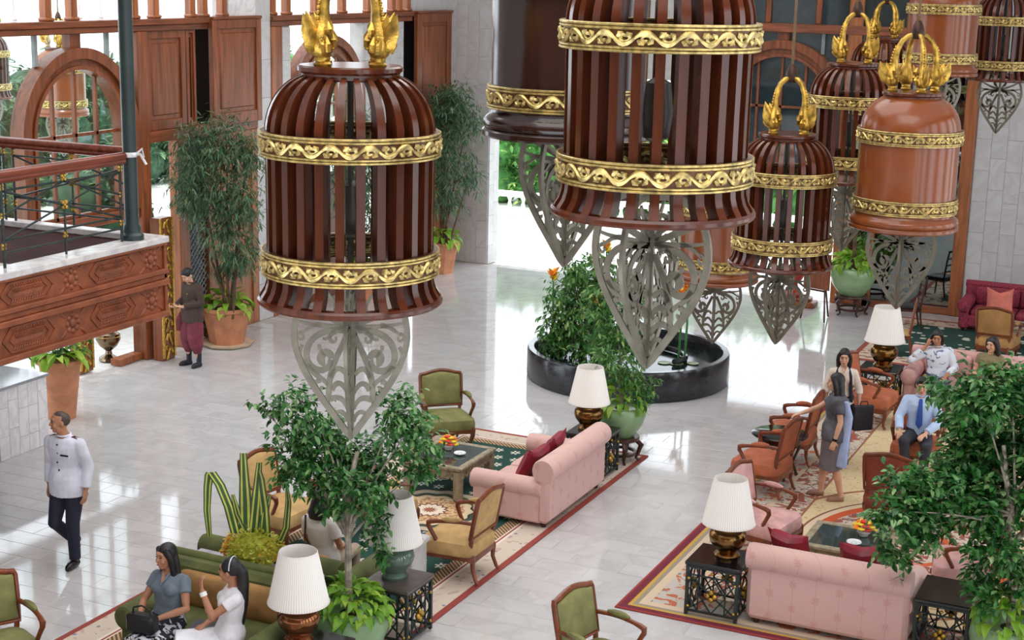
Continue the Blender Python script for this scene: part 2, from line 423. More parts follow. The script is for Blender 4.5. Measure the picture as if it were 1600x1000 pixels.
# ------------------------------------------------------------------ arched timber windows
def arch_window(name, o, ax, c, zs, zb, mat_pane, spand=None, ztop=5.5):
    """o + ax*s is the wall plane; c centre, zs springing height, zb bottom of the frame"""
    root = bpy.data.objects.new(name, None); C.objects.link(root); root['kind'] = 'structure'
    ax = Vector(ax); up = Vector((0, 0, 1)); nz = ax.cross(up)
    def pth(r, n=28): return [(c - r, zb)] + [(c - r * math.cos(PI * i / n), zs + r * math.sin(PI * i / n)) for i in range(n + 1)] + [(c + r, zb)]
    for (r, wd, th, dep) in ((1.26, 0.17, 0.26, 0.06), (1.12, 0.13, 0.18, 0.02), (1.035, 0.06, 0.24, 0.03)):
        MB().ribbon(pth(r), wd, Vector(o) + nz * dep, ax, up, th).build('arch_frame', m_teak, root)
    ri = 1.01
    cols = (-0.5, 0.0, 0.5); rows = (zs - 0.02,)
    for sx in cols:
        h = zs + math.sqrt(ri * ri - sx * sx)
        MB().bar(Vector(o) + ax * (c + sx) + up * zb, Vector(o) + ax * (c + sx) + up * h, 0.05, 0.06, up=nz).build('mullion', m_teak, root)
    for z in (zs - .02, zb + .03):
        MB().bar(Vector(o) + ax * (c - ri) + up * z, Vector(o) + ax * (c + ri) + up * z, 0.05, 0.06, up=nz).build('mullion', m_teak, root)
    ed = (-ri, -.5, 0, .5, ri)
    for a, b in zip(ed, ed[1:]):
        MB().prism([(c + a, zb), (c + b, zb), (c + b, zs - .02), (c + a, zs - .02)], Vector(o) - nz * .02, ax, up, .012).build('pane', mat_pane, root, 0)
        n = 8; top = [(c + b + (a - b) * i / n, zs + math.sqrt(max(0, ri * ri - (b + (a - b) * i / n) ** 2))) for i in range(n + 1)]
        MB().prism([(c + a, zs - .02), (c + b, zs - .02)] + top, Vector(o) - nz * .02, ax, up, .012).build('pane', mat_pane, root, 0)
    if spand:
        n = 14; z1 = ztop
        for sg in (-1, 1):
            pl = [(c + sg * 1.345 * math.cos(PI / 2 * i / n), zs + 1.345 * math.sin(PI / 2 * i / n)) for i in range(n + 1)]
            MB().prism(pl + [(c, z1), (c + sg * spand, z1), (c + sg * spand, zb), (c + sg * 1.345, zb)], Vector(o) - nz * .02, ax, up, .012).build('pane', mat_pane, root, 0)
            MB().bar(Vector(o) + ax * (c + sg * 0.82) + up * (zs + 1.08), Vector(o) + ax * (c + sg * .82) + up * z1, 0.07, 0.06, up=nz).build('mullion', m_lattice, root)
        MB().bar(Vector(o) + ax * c + up * (zs + 1.33), Vector(o) + ax * c + up * z1, 0.24, 0.16, up=nz).build('king_post', m_teak, root)
    return root
arch_window('window_1', (XL - .1, 0, 0), (0, 1, 0), 18.97, 3.95, 2.62, m_glass, 1.6)
arch_window('window_2', (XL - .1, 0, 0), (0, 1, 0), 26.25, 3.95, 2.5, m_glass)
arch_window('window_3', (0, YB + .1, 0), (1, 0, 0), -8.61, 4.0, 2.7, m_dglass, 1.36)

# lintels, posts and transoms
def trim(name, boxes, mat, bev=0.012):
    b = MB()
    for q in boxes: b.box(*q, bev=bev)
    return struct(name, b, mat)
trim('trim_1', [(XL - .22, XL + .06, 14, 22.9, 5.5, 5.6)], m_teakh); trim('trim_2', [(XL - .22, XL + .10, 14, 22.92, 5.6, 5.70)], m_teakh)
trim('trim_3', [(XL - .22, XL + .06, 24.25, 29.62, 5.5, 5.6)], m_teakh); trim('trim_4', [(XL - .22, XL + .10, 24.25, 29.66, 5.6, 5.70)], m_teakh)
trim('trim_5', [(XL - .2, XL + .08, 20.33, 20.6, 0, 5.5)], m_teak); trim('trim_6', [(XL - .2, XL + .04, 14, 20.33, 2.45, 2.62)], m_teakh)
trim('trim_7', [(XL - .2, XL + .05, 24.25, 24.42, 0, 5.5)], m_teak2); trim('trim_8', [(XL - .2, XL + .02, 24.42, 24.65, 0, 5.5)], m_teak)
trim('trim_9', [(-9.97, -4.63, YB - .075, YB + .2, 5.5, 5.68)], wood('teak_cross', (132, 74, 48), 0.38, 0.22, axis=0))
trim('trim_10', [(-9.97, -7.25, YB - .03, YB + .2, 2.5, 2.7)], m_teak); trim('trim_11', [(-7.27, -6.98, YB - .06, YB + .2, 0, 8)], m_teak2)
trim('trim_12', [(-4.86, -4.62, YB - .08, YB + .2, 0, 6.4)], m_teak2); trim('trim_13', [(-6.62, -6.46, YB - .05, YB + .2, 0, 5.5)], m_teak2)
trim('trim_14', [(-6.98, -4.86, YB - .05, YB + .2, 0, .14)], wood('teak_rail', (150, 88, 56), .38, .2, axis=0))
# clerestory mullions
def clerestory(name, lab, along, posts, thin, z0, z1, mat):
    root = bpy.data.objects.new(name, None); C.objects.link(root); root['kind'] = 'structure'
    for s in posts:
        if along == 'y':
            MB().box(XL - .14, XL + .02, s - .07, s + .07, z0, z1, bev=.02).box(XL - .14, XL + .04, s - .10, s + .10, z0, z0 + .06, bev=.02).build('mullion', mat, root)
        else:
            MB().box(s - .06, s + .06, YB - .03, YB + .1, z0, z1, bev=.02).build('mullion', mat, root)
    for s in thin:
        MB().lathe([(.05, 0), (.06, .03), (.03, .07), (.025, .4), (.025, z1 - z0)], 10, (XL - .3, s, z0)).build('slender_post', m_white, root)
    return root
clerestory('window_4', '', 'y', (18.38, 18.95, 20.42, 20.95, 21.95, 22.3, 22.86), (17.5, 17.95, 19.4, 19.9, 21.4), 5.7, 8, m_teak2)
clerestory('window_5', '', 'y', (24.4, 24.9, 25.9, 26.9, 27.9, 28.9, 29.2, 29.56), (), 5.7, 8, m_teak2)
w6 = clerestory('window_6', '', 'x', (-9.9, -8.95, -7.9, -5.9, -4.9), (), 5.68, 8, m_teak)
for a, b in zip((-9.9, -8.95, -7.9, -7.12, -5.9), (-8.95, -7.9, -7.12, -5.9, -4.9)):
    MB().box(a + .05, b - .05, YB + .04, YB + .06, 5.6, 7.95).build('pane', m_dglass, w6, 0)

# ------------------------------------------------------------------ timber panels of the left wall
def panel(name, label, y0, y1, z0, z1, x=XL, th=0.08, fw=0.13, mat=None):
    mat = mat or m_teak
    t = bpy.data.objects.new(name, None); C.objects.link(t); t['kind'] = 'structure'
    MB().box(x - .1, x, y0, y0 + fw, z0, z1, bev=.008).build('stile', mat, t); MB().box(x - .1, x, y1 - fw, y1, z0, z1, bev=.008).build('stile', mat, t)
    MB().box(x - .1, x, y0 + fw, y1 - fw, z1 - fw, z1, bev=.008).build('rail', mat, t); MB().box(x - .1, x, y0 + fw, y1 - fw, z0, z0 + fw * 1.3, bev=.008).build('rail', mat, t)
    b = MB(); b.box(x - .1, x - .035, y0 + fw, y1 - fw, z0 + fw * 1.3, z1 - fw)
    b.box(x - .06, x - .015, y0 + fw + .07, y1 - fw - .07, z0 + fw * 1.3 + .07, z1 - fw - .07, bev=.02)
    b.build('field_panel', mat, t)
    return t
panel('door_1', '', 20.62, 21.72, 3.85, 5.5); panel('door_2', '', 21.74, 22.0, 3.85, 5.5, fw=.06)
struct('wall_gap_shade_1', MB().box(XL - .35, XL - .3, 21.9, 23.4, 3.85, 5.6), m_dark)  # black sheet stands in for the shade inside the gap
panel('door_3', '', 22.28, 23.76, 3.82, 5.66, x=XL + .16, fw=.16); trim('trim_15', [(XL - .2, XL + .18, 22.3, 23.77, 5.66, 5.71)], m_teakh)
struct('wall_gap_shade_2', MB().box(XL - .35, XL - .3, 28.9, 31.2, 2.5, 5.6), m_dark)  # black sheet again, in place of shade in the slit
panel('door_4', '', 29.68, 31.27, 3.0, 5.66, x=XL + .16, fw=.2); trim('trim_16', [(XL - .2, XL + .19, 29.66, 31.29, 5.66, 5.71)], m_teakh)
trim('trim_17', [(XL - .2, XL + .05, 20.6, 23.78, 3.66, 3.85)], m_teakh)
# below the transom: jamb, lattice screen, jamb, timber door
trim('trim_18', [(XL - .15, XL + .06, 21.36, 21.64, 0, 3.66)], m_teak2); trim('trim_19', [(XL - .15, XL + .06, 22.18, 22.42, 0, 3.66)], m_teak2)
panel('door_5', '', 22.42, 23.78, 0, 3.66, x=XL + .02, fw=.18, mat=m_teak2)
panel('door_6', '', 29.9, 31.27, 0, 3.0, x=XL + .05, fw=.18, mat=m_teak2); panel('door_7', '', 28.2, 29.6, 0, 2.5, x=XL + .02, fw=.18, mat=m_teak2)
lt = MB(); n = 22
for i in range(-14, n + 30):
    for sg in (1, -1):
        # diagonal laths clipped to the screen 21.64..22.18 x 0..3.66
        z0 = i * .115 if sg > 0 else i * .115
        a = (21.64, z0); b = (22.18, z0 + sg * .54)
        if min(a[1], b[1]) < 0.05 or max(a[1], b[1]) > 3.62: continue
        lt.bar((XL - .02 + sg * .008, a[0], a[1]), (XL - .02 + sg * .008, b[0], b[1]), .02, .012, up=(1, 0, 0))
ls = lt.build('lattice_screen', m_lattice); tag(ls, 'grey diagonal lattice screen between orange timber jambs behind the potted bamboo', 'screen'); ls['kind'] = 'structure'
struct('wall_lattice_backing', MB().box(XL - .12, XL - .1, 21.64, 22.18, 0, 3.66), plain('grey_screen_cloth', (120, 126, 130), .8))
# glazed timber doors under the second arch
for i, (a, b) in enumerate(((24.65, 26.2), (26.22, 27.7))):
    t = bpy.data.objects.new('door_%d' % (8 + i), None); C.objects.link(t); t['kind'] = 'structure'
    MB().box(XL - .12, XL - .04, a, a + .14, 0, 2.5, bev=.01).build('stile', m_teak, t); MB().box(XL - .12, XL - .04, b - .14, b, 0, 2.5, bev=.01).build('stile', m_teak, t)
    MB().box(XL - .12, XL - .04, a + .14, b - .14, 0, .25, bev=.01).build('rail', m_teak, t); MB().box(XL - .12, XL - .04, a + .14, b - .14, 2.35, 2.5, bev=.01).build('rail', m_teak, t)
    MB().box(XL - .10, XL - .06, a + .14, b - .14, .25, 2.35).build('field_panel', m_teak, t, 0)
# mirror bay of the back wall
for i, (a, b) in enumerate(((-6.98, -6.62), (-6.46, -4.86))):
    struct('window_%d' % (7 + i), MB().box(a, b, YB + .02, YB + .05, .14, 5.5), m_mirror)

# ------------------------------------------------------------------ carved gilt posts of the side entrance
def gilt_post(label, x, y, rz, h):
    t = thing('carved_post', label, 'post', (x, y, 0), rz, 'carved gilt posts of the side entrance')
    MB().box(-.10, .10, -.17, .17, 0, h, bev=.012).build('post_core', m_teak, t)
    MB().box(.10, .125, -.17, -.125, .05, h).box(.10, .125, .125, .17, .05, h).build('gilt_edge', m_goldf, t)
    k = int(h / .24)
    b = MB()
    for i in range(k):
        z = .12 + i * .24; sg = 1 if i % 2 else -1
        b.tube([(.115, sg * (-.08 + .16 * q), z + .10 * math.sin(q * PI * 1.5)) for q in [j / 7 for j in range(8)]], [.026, .024, .02, .018, .018, .02, .024, .012], 6)
        b.tube([(.115, sg * .05 + .04 * math.cos(a), z + .10 + .04 * math.sin(a)) for a in [j * .7 for j in range(7)]], .014, 5)
    b.build('gilt_scrolls', m_gold, t)
    return t
gilt_post('carved gilt post at the entrance beside the man in the dark brown tunic', -16.12, 20.55, 0, 2.45)
gilt_post('carved gilt post below the balcony beside the white doorway, left of the other', -16.75, 19.2, 0, 2.45)
# sill and low glazed side panel by the entrance
si = MB(); si.box(-16.62, -16.42, 19.75, 20.42, 0, .12, bev=.01); tag(si.build('door_sill', m_teak2), 'pale timber sill lying between the gilt entrance posts', 'sill')
vs = thing('brass_urn', 'shiny brass urn standing behind the timber sill of the entrance', 'urn', (-16.9, 20.05, 0))
MB().lathe([(.0, 0), (.17, .0), (.16, .04), (.06, .10), (.05, .16), (.15, .25), (.21, .36), (.20, .46), (.10, .53), (.09, .57), (.15, .62), (.12, .62)], 20).build('bowl', plain('dark_brass', (120, 104, 84), .2, 1.0), vs)
MB().lathe([(.19, 0), (.215, .015), (.19, .03)], 20, (0, 0, .4)).build('rim_band', m_gold, vs)
# ------------------------------------------------------------------ balcony with carved fascia
BX, BY = -11.75, 15.08
m_carve = plain('carved_teak', (136, 74, 46), .45, 0, .14, 6, bump=.55, bs=34)
balc = thing('balcony', 'carved teak balcony with stone ledge jutting in from the left', 'balcony', (0, 0, 0))
MB().box(-16.3, BX - .09, 5, BY - .05, 2.34, 3.25).build('slab', plain('maroon_deck_shadow', (58, 32, 30), .85, spec=.15), balc)  # maroon deck carpet with its shadow put into the dark colour
MB().box(BX - .30, BX + .03, 5, BY + .02, 3.25, 3.33, bev=.01).build('ledge', m_ledge, balc)
MB().box(-16.3, BX - .30, BY - .16, BY + .02, 3.25, 3.33, bev=.01).build('ledge', m_ledge, balc)
MB().box(-16.3, BX - .30, 5, 12.9, 3.25, 3.28).build('deck', plain('beige_deck', (176, 158, 134), .5), balc)
for (z0, z1, d) in ((3.22, 3.27, .02), (2.87, 2.93, .03), (2.80, 2.87, 0.0), (2.73, 2.80, .04), (2.33, 2.40, .03)):
    MB().box(BX - .1, BX + d, 5, BY, z0, z1, bev=.01).build('moulding', m_carve, balc)
def carved(z0, z1, ph):
    p = MB(); p.box(BX - .1, BX - .03, 5, BY, z0, z1); x = BX - .03; zc = (z0 + z1) / 2; hh = (z1 - z0) / 2 - .03
    def bar(a, b, w=.02): p.bar((x, a[0], a[1]), (x, b[0], b[1]), .03, w, up=(0, 0, 1))
    P = 1.42; yc = BY - .28 - ph
    while yc > 9:
        # rosette with crossing leaves
        p.ell((x, yc, zc), (.03, .055, .055), 10, 6)
        for k in range(8):
            a = k * PI / 4; p.ell((x, yc + .095 * math.cos(a), zc + .095 * math.sin(a)), (.022, .034, .034), 8, 5)
        for sy in (-1, 1):
            for sz in (-1, 1):
                p.ell((x, yc + sy * .17, zc + sz * .12), (.02, .07, .022), 8, 5, rot=rotm('X', sy * sz * .7))
        # hexagonal frames either side with leaf rows
        y0, y1 = yc - P + .30, yc - .30
        L = [(y0, zc), (y0 + .12, zc + hh), (y1 - .12, zc + hh), (y1, zc), (y1 - .12, zc - hh), (y0 + .12, zc - hh)]
        for i in range(6): bar(L[i], L[(i + 1) % 6])
        L2 = [(y0 + .10, zc), (y0 + .17, zc + hh * .5), (y1 - .17, zc + hh * .5), (y1 - .10, zc), (y1 - .17, zc - hh * .5), (y0 + .17, zc - hh * .5)]
        for i in range(6): bar(L2[i], L2[(i + 1) % 6], .012)
        n = 13
        for i in range(n):
            yy = y0 + .16 + (y1 - y0 - .32) * (i + .5) / n
            for sz in (1, -1): p.ell((x, yy, zc + sz * hh * .75), (.014, .016, .036), 6, 4, rot=rotm('X', sz * .5))
        for i in range(16):
            yy = y0 + .19 + (y1 - y0 - .38) * (i + .5) / 16
            p.ell((x, yy, zc + .03), (.012, .012, .04), 6, 4, rot=rotm('X', .6)); p.ell((x, yy, zc - .03), (.012, .012, .04), 6, 4, rot=rotm('X', -.6))
        # mid cross
        yc -= P
    return p.build('carved_panel', m_carve, balc)
carved(2.93, 3.22, 0.0); carved(2.40, 2.73, 0.0)
MB().box(BX - .1, BX, BY - .05, BY, 2.34, 3.27).build('end_post', m_carve, balc)

# iron railing with timber handrail
def railing(name, label, a, b, npan):
    a = Vector(a); b = Vector(b); t = thing(name, label, 'railing', a); d = b - a; L = d.length; d.normalize(); up = Vector((0, 0, 1))
    hr = []
    MB().tube([up * 1.02, d * L + up * 1.02], .05, 10).tube([up * .96, d * L + up * .96], .04, 8).build('handrail', wood('handrail_wood', (120, 58, 40), .22, .2, axis=1), t)
    pl = L / npan
    def rod(p, q, r=.013): MB().tube([p, q], r, 6).build('rod', m_iron, t)
    def flower(p, r=.045):
        m = MB(); side = d.cross(up)
        for k in range(4):
            an = k * PI / 2 + PI / 4
            m.ell(p + (d * math.cos(an) + up * math.sin(an)) * r * .8, (r * .55, r * .55, r * .55), 6, 4)
        m.ell(p, (r * .5,) * 3, 6, 4); m.build('gold_rosette', m_gold, t)
    for i in range(npan):
        p0 = d * (i * pl + .08); p1 = d * ((i + 1) * pl - .08); pm = (p0 + p1) / 2
        for p in (p0, p1): rod(p, p + up * .95, .017)
        rod(p0 + up * .16, p1 + up * .16); rod(p0 + up * .30, p1 + up * .30); rod(p0 + up * .84, p1 + up * .84)
        rod(p0 + up * .30, p1 + up * .84); rod(p0 + up * .84, p1 + up * .30); rod(pm, pm + up * .57)
        rod(p0 + up * .57, pm + up * .84); rod(pm + up * .84, p1 + up * .57); 
        flower(pm + up * .57, .05); flower(pm + up * .88, .04); flower(pm + up * .23, .035)
        for p in (p0, p1):
            flower(p + up * .23, .035); flower(p + up * .57, .03); flower(p + up * .88, .035)
    return t
railing('balcony_railing', 'iron railing with gold rosettes along the carved front of the balcony', (BX - .18, 14.55, 3.33), (BX - .18, 8.2, 3.33), 3)
railing('balcony_railing', 'iron railing with gold rosettes across the rear edge of the balcony', (BX - .32, 14.98, 3.33), (-16.2, 14.98, 3.33), 2)
ct = thing('balcony_column', 'slim dark green column rising from the balcony corner, white ribbon tied round it', 'column', (BX - .18, 14.66, 3.33))
MB().lathe([(.0, 0), (.14, 0), (.14, .06), (.11, .09), (.105, .16), (.085, .2), (.08, 8.6)], 20).build('shaft', m_col, ct)
rb = MB(); rb.lathe([(.084, 0), (.09, .01), (.09, .05), (.084, .06)], 20, (0, 0, 1.0), cap=False)
rb.tube([(.08, .02, 1.03), (.14, .06, 1.10), (.17, .05, 1.0)], .018, 6, flat=.5).tube([(.08, .02, 1.03), (.16, .0, 1.04), (.22, .03, .92)], .018, 6, flat=.5)
rb.build('ribbon', plain('white_ribbon', (235, 232, 238), .6), ct)
# ------------------------------------------------------------------ hanging bell cages
m_slat = wood('dark_red_slat', (86, 40, 22), 0.2, 0.2, spec=0.5)
m_bell = wood('bell_wood', (132, 68, 32), 0.2, 0.07, axis=2, scale=.35, spec=0.6)
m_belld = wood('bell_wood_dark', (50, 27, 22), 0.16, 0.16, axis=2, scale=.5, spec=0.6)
m_bandbg = plain('band_brown', (92, 58, 30), 0.35, 0.4, .2, 20)
m_bandgold = plain('band_gold', (194, 172, 112), 0.36, 0.75, .25, 25)
m_fin = plain('silvered_filigree', (122, 116, 102), 0.38, 0.45, .1, 10)
m_rope = plain('brown_rope', (110, 84, 56), .7, bump=.5, bs=90)
# slat, one mesh for all
def slat_profile():
    p = [(.602, .03), (.59, .06), (.565, .10), (.55, .15), (.545, .22), (.545, .60), (.548, .98), (.552, 1.12)]
    for i in range(1, 11):
        a = i / 10 * R(76); p.append((.552 - .245 * (1 - math.cos(a)) / (1 - math.cos(R(76))), 1.12 + .37 * math.sin(a) / math.sin(R(76))))
    return p
SP = slat_profile(); NS = 26
def slat_mesh():
    b = MB(); n = len(SP); vs = []; fs = []
    for (r, z) in SP:
        wd = .050 * max(.55, r / .56); dp = .095
        for (rr, s) in ((r, -1), (r, 1), (r - dp, 1), (r - dp, -1)): vs.append((rr, s * wd / 2 * (1.15 if rr == r else 1), z))
    for i in range(n - 1):
        for k in range(4):
            l = (k + 1) % 4; fs.append((4 * i + k, 4 * i + l, 4 * i + 4 + l, 4 * i + 4 + k))
    fs += [(0, 3, 2, 1), (4 * n - 4, 4 * n - 3, 4 * n - 2, 4 * n - 1)]
    return b.add(vs, fs).mesh('slat', m_slat, 30)
slat_me = slat_mesh()
def band_meshes(r, z0, z1):
    b = MB(); h = z1 - z0
    b.lathe([(r - .03, z0), (r, z0), (r, z1), (r - .03, z1)], 56, cap=False)
    base = b.mesh('band', m_bandbg, 30)
    g_ = MB()
    for z in (z0 + .008, z0 + .027, z1 - .008, z1 - .027):
        g_.tube([((r + .004) * math.cos(2 * PI * k / 56), (r + .004) * math.sin(2 * PI * k / 56), z) for k in range(56)], .0085, 6, closed=True)
    rim = g_.mesh('gold_rim', m_bandgold, 40)
    s = MB(); n = 30; zc = (z0 + z1) / 2; hh = h / 2 - .042
    def pt(a, z): return ((r + .003) * math.cos(a), (r + .003) * math.sin(a), z)
    for k in range(n):
        a0 = 2 * PI * k / n; w_ = 2 * PI / n; sg = 1 if k % 2 else -1
        # a wave stem with a curl and two leaves
        s.tube([pt(a0 + w_ * t, zc + sg * hh * .8 * math.sin(t * PI)) for t in [i / 6 for i in range(7)]], [.010, .014, .018, .02, .018, .014, .010], 5)
        s.tube([pt(a0 + w_ * (.5 + .3 * (1 - i / 9) * math.cos(i * .75)), zc - sg * hh * .15 + sg * hh * .75 * (1 - i / 9) * math.sin(i * .75)) for i in range(9)], [.008 + .0012 * i for i in range(9)], 5)
        s.tube([pt(a0 + w_ * .15, zc - sg * hh * .2), pt(a0 + w_ * .28, zc - sg * hh * .6), pt(a0 + w_ * .45, zc - sg * hh * .9)], [.008, .02, .005], 5)
        s.tube([pt(a0 + w_ * .85, zc + sg * hh * .1), pt(a0 + w_ * .78, zc - sg * hh * .45), pt(a0 + w_ * .62, zc - sg * hh * .85)], [.008, .02, .005], 5)
    return base, rim, s.mesh('scroll_relief', m_bandgold, 50)
BANDS = [band_meshes(.575, .20, .365), band_meshes(.578, .975, 1.135)]
plate_me = MB().lathe([(.0, 1.47), (.30, 1.46), (.315, 1.47), (.32, 1.50), (.34, 1.515), (.34, 1.54), (.325, 1.55), (.0, 1.55)], 40).mesh('top_plate', m_slat, 30)
rim_me = MB().lathe([(.53, .0), (.60, .0), (.612, .015), (.612, .035), (.60, .05), (.53, .05), (.53, 0)], 56, cap=False).mesh('bottom_rim', m_slat, 30)
def naga_mesh():
    b = MB(); z0 = 1.55
    b.lathe([(.0, 0), (.055, 0), (.06, .015), (.045, .03), (.052, .05), (.04, .07)], 12, (.245, 0, z0))
    b.tube([(.245, 0, z0 + .05), (.25, 0, z0 + .08), (.258, 0, z0 + .13), (.26, 0, z0 + .18), (.252, 0, z0 + .23), (.242, 0, z0 + .28), (.236, 0, z0 + .36), (.215, 0, z0 + .47), (.17, 0, z0 + .56), (.10, 0, z0 + .61), (.03, 0, z0 + .63)],
           [.04, .066, .084, .080, .056, .040, .034, .031, .029, .028, .026], 12)
    # crest: a broad leaf rising outward, smaller leaves round the bulb
    k = len(b.v); b.tube([(.29, 0, z0 + .13), (.33, 0, z0 + .17), (.375, 0, z0 + .24), (.41, 0, z0 + .33)], [.06, .08, .055, .003], 8)
    b.xf(k, lambda p: Vector((p.x, p.y * .45, p.z)))
    k = len(b.v); b.tube([(.28, 0, z0 + .20), (.31, 0, z0 + .25), (.335, 0, z0 + .32)], [.04, .04, .003], 8); b.xf(k, lambda p: Vector((p.x, p.y * .5, p.z)))
    for sg in (-1, 1):
        for (x, y, z, L) in ((.27, .075, .10, .09), (.22, .075, .13, .08), (.30, .05, .09, .10), (.25, .07, .19, .09)):
            b.tube([(x, sg * y, z0 + z), (x + .02, sg * (y + .018), z0 + z + L * .5), (x + .015, sg * (y + .004), z0 + z + L)], [.022, .022, .003], 6)
        for i in range(6): b.ell((.215 + .022 * i, sg * (.070 + .012 * (i % 2)), z0 + .12 + .03 * (i % 3)), (.016, .014, .016), 6, 4)
    for i in range(8):
        q = i / 7; b.ell((.285 - .05 * q * q, 0, z0 + .27 + .22 * q), (.018, .012, .016), 6, 4)
    return b.mesh('gold_hook', m_gold, 50)
naga_me = naga_mesh()
hub_me = MB().lathe([(.0, 2.13), (.05, 2.13), (.075, 2.17), (.07, 2.23), (.05, 2.29), (.03, 2.33), (.0, 2.34)], 14).mesh('hub', plain('dark_bronze', (70, 48, 38), .4, .6), 40)
def spiral(cx, cy, r0, a0, turns, n=14, sg=1, r1=.012):
    return [(cx + (r0 + (r1 - r0) * i / n) * math.cos(a0 + sg * turns * 2 * PI * i / n), cy + (r0 + (r1 - r0) * i / n) * math.sin(a0 + sg * turns * 2 * PI * i / n)) for i in range(n + 1)]
def fin_mesh():
    """one pierced half of the drop-shaped lantern, in the x-z plane, x >= 0, tip at z = -0.87"""
    b = MB(); o = (0, 0, 0); ax = (1, 0, 0); ay = (0, 0, 1); th = .014
    out = bez((.04, .10), (.27, .14), (.385, -.02), (.385, -.22), 10) + bez((.385, -.22), (.375, -.44), (.15, -.66), (.0, -.87), 14)[1:]
    b.ribbon(out, [.042] * (len(out) - 1) + [.02], o, ax, ay, .024)
    b.ribbon([(.012, .05), (.012, -.8)], .022, o, ax, ay, .02)
    def st(p, w0, w1=None): 
        n = len(p); w1 = w0 * .5 if w1 is None else w1
        b.ribbon(p, [1.25 * (w0 + (w1 - w0) * i / (n - 1)) for i in range(n)], o, ax, ay, th)
    # upper palmette
    st(bez((.02, -.16), (.12, -.10), (.20, -.10), (.33, -.02), 8), .035, .018); st(spiral(.305, .005, .04, -1.0, .9, 10), .018, .012)
    st(bez((.03, -.14), (.08, -.05), (.12, .0), (.16, .06), 8), .03, .014)
    st(spiral(.06, -.03, .055, -1.4, .8, 10), .026, .014)
    st(bez((.03, -.17), (.15, -.15), (.24, -.16), (.36, -.13), 8), .03, .012); st(bez((.20, -.15), (.26, -.14), (.31, -.19), (.345, -.21), 6), .026, .01)
    st(spiral(.335, -.225, .03, 1.6, .9, 8, -1), .014, .01)
    # big middle scroll
    st(bez((.05, -.18), (.20, -.17), (.31, -.24), (.30, -.36), 10), .032, .034); st(bez((.30, -.36), (.28, -.46), (.14, -.46), (.135, -.37), 10), .034, .03)
    st(spiral(.175, -.36, .045, PI, .75, 10, -1, .02), .034, .05)
    st(bez((.10, -.19), (.14, -.20), (.15, -.25), (.19, -.235), 6), .028, .012); st(spiral(.115, -.235, .03, 1.0, .8, 8, -1), .02, .012)
    st(bez((.215, -.275), (.22, -.31), (.18, -.33), (.17, -.35), 6), .022, .012)
    # inner leaf along the axis
    st(bez((.03, -.22), (.10, -.36), (.15, -.44), (.15, -.58), 10), .03, .034); st(bez((.15, -.58), (.15, -.62), (.16, -.64), (.17, -.66), 4), .03, .03)
    st(bez((.03, -.46), (.08, -.40), (.11, -.42), (.135, -.48), 8), .022, .03); st(bez((.02, -.58), (.06, -.50), (.10, -.50), (.13, -.56), 8), .02, .03)
    st(bez((.02, -.68), (.05, -.60), (.10, -.60), (.14, -.62), 8), .02, .03); st(bez((.02, -.76), (.04, -.69), (.08, -.69), (.10, -.71), 6), .02, .02)
    # outer sprigs
    st(bez((.29, -.40), (.25, -.48), (.19, -.48), (.155, -.53), 8), .03, .02); st(spiral(.215, -.54, .04, 1.8, .8, 10, -1), .026, .016)
    st(bez((.33, -.28), (.36, -.32), (.35, -.36), (.34, -.40), 6), .02, .014)
    b.xf(0, lambda p: Vector((p.x * .98, p.y, p.z * 1.09)))
    return b.mesh('filigree_fin', m_fin, 30)
fin_me = fin_mesh()
bell_prof = [(.575, .06), (.60, .065), (.612, .09), (.608, .12), (.585, .145), (.565, .16), (.555, .20), (.555, .6), (.557, 1.0), (.555, 1.12)] + SP[8:] + [(.0, 1.50)]
bell_rim = [(.50, .0), (.60, .0), (.617, .015), (.617, .045), (.60, .06), (.575, .06), (.50, .02), (.50, 0)]
bell_me = {}
def cage(name, label, loc, kind, rot=0.0, frot=0.0, ztop=12.0, wood_m=None):
    t = thing(name, label, 'hanging lantern', loc, rot, 'hanging bell lanterns')
    if kind == 'slat':
        for k in range(NS): put('slat', slat_me, t, (0, 0, 0), 2 * PI * k / NS)
        put('bottom_rim', rim_me, t)
    else:
        wm = wood_m or m_bell
        if wm.name not in bell_me:
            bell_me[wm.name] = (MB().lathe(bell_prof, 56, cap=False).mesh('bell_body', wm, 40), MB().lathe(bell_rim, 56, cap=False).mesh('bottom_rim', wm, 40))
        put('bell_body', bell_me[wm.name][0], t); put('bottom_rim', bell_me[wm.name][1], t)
    for base, rim, scr in BANDS:
        o = put('band', base, t); put('gold_rim', rim, o); put('scroll_relief', scr, o)
    put('top_plate', plate_me, t)
    for k in range(4): put('gold_hook', naga_me, t, (0, 0, 0), PI / 4 + k * PI / 2)
    put('hub', hub_me, t)
    for k in range(4): put('filigree_fin', fin_me, t, (0, 0, 0), frot - rot + k * PI / 2)
    L = ztop - loc[2] - .003
    MB().tube([(0, 0, 2.33), (0, 0, L)], .016, 8).build('rope', m_rope, t)
    MB().tube([(0, 0, .05), (0, 0, 1.52)], .02, 8).lathe([(.0, .42), (.08, .46), (.10, .6), (.08, .78), (.0, .82)], 12).build('inner_lamp', plain('inner_lamp_dark', (60, 56, 52), .3, .6), t)
    return t
CAMA = R(25)
cage('slatted_lantern', 'large dark slatted bell lantern hanging nearest on the left, its filigree drop over the tree', (-5.18, 8.57, 4.44), 'slat', R(31), R(26))
cage('slatted_lantern', 'largest slatted bell lantern hanging at the top centre, its dome cut by the frame', (-3.10, 8.60, 5.20), 'slat', .0, R(-6))
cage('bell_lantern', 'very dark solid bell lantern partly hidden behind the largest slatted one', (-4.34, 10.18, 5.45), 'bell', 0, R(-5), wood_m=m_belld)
cage('slatted_lantern', 'slatted bell lantern hanging lowest between the largest lantern and the brown solid one', (-4.66, 17.41, 3.30), 'slat', R(15), R(-10))
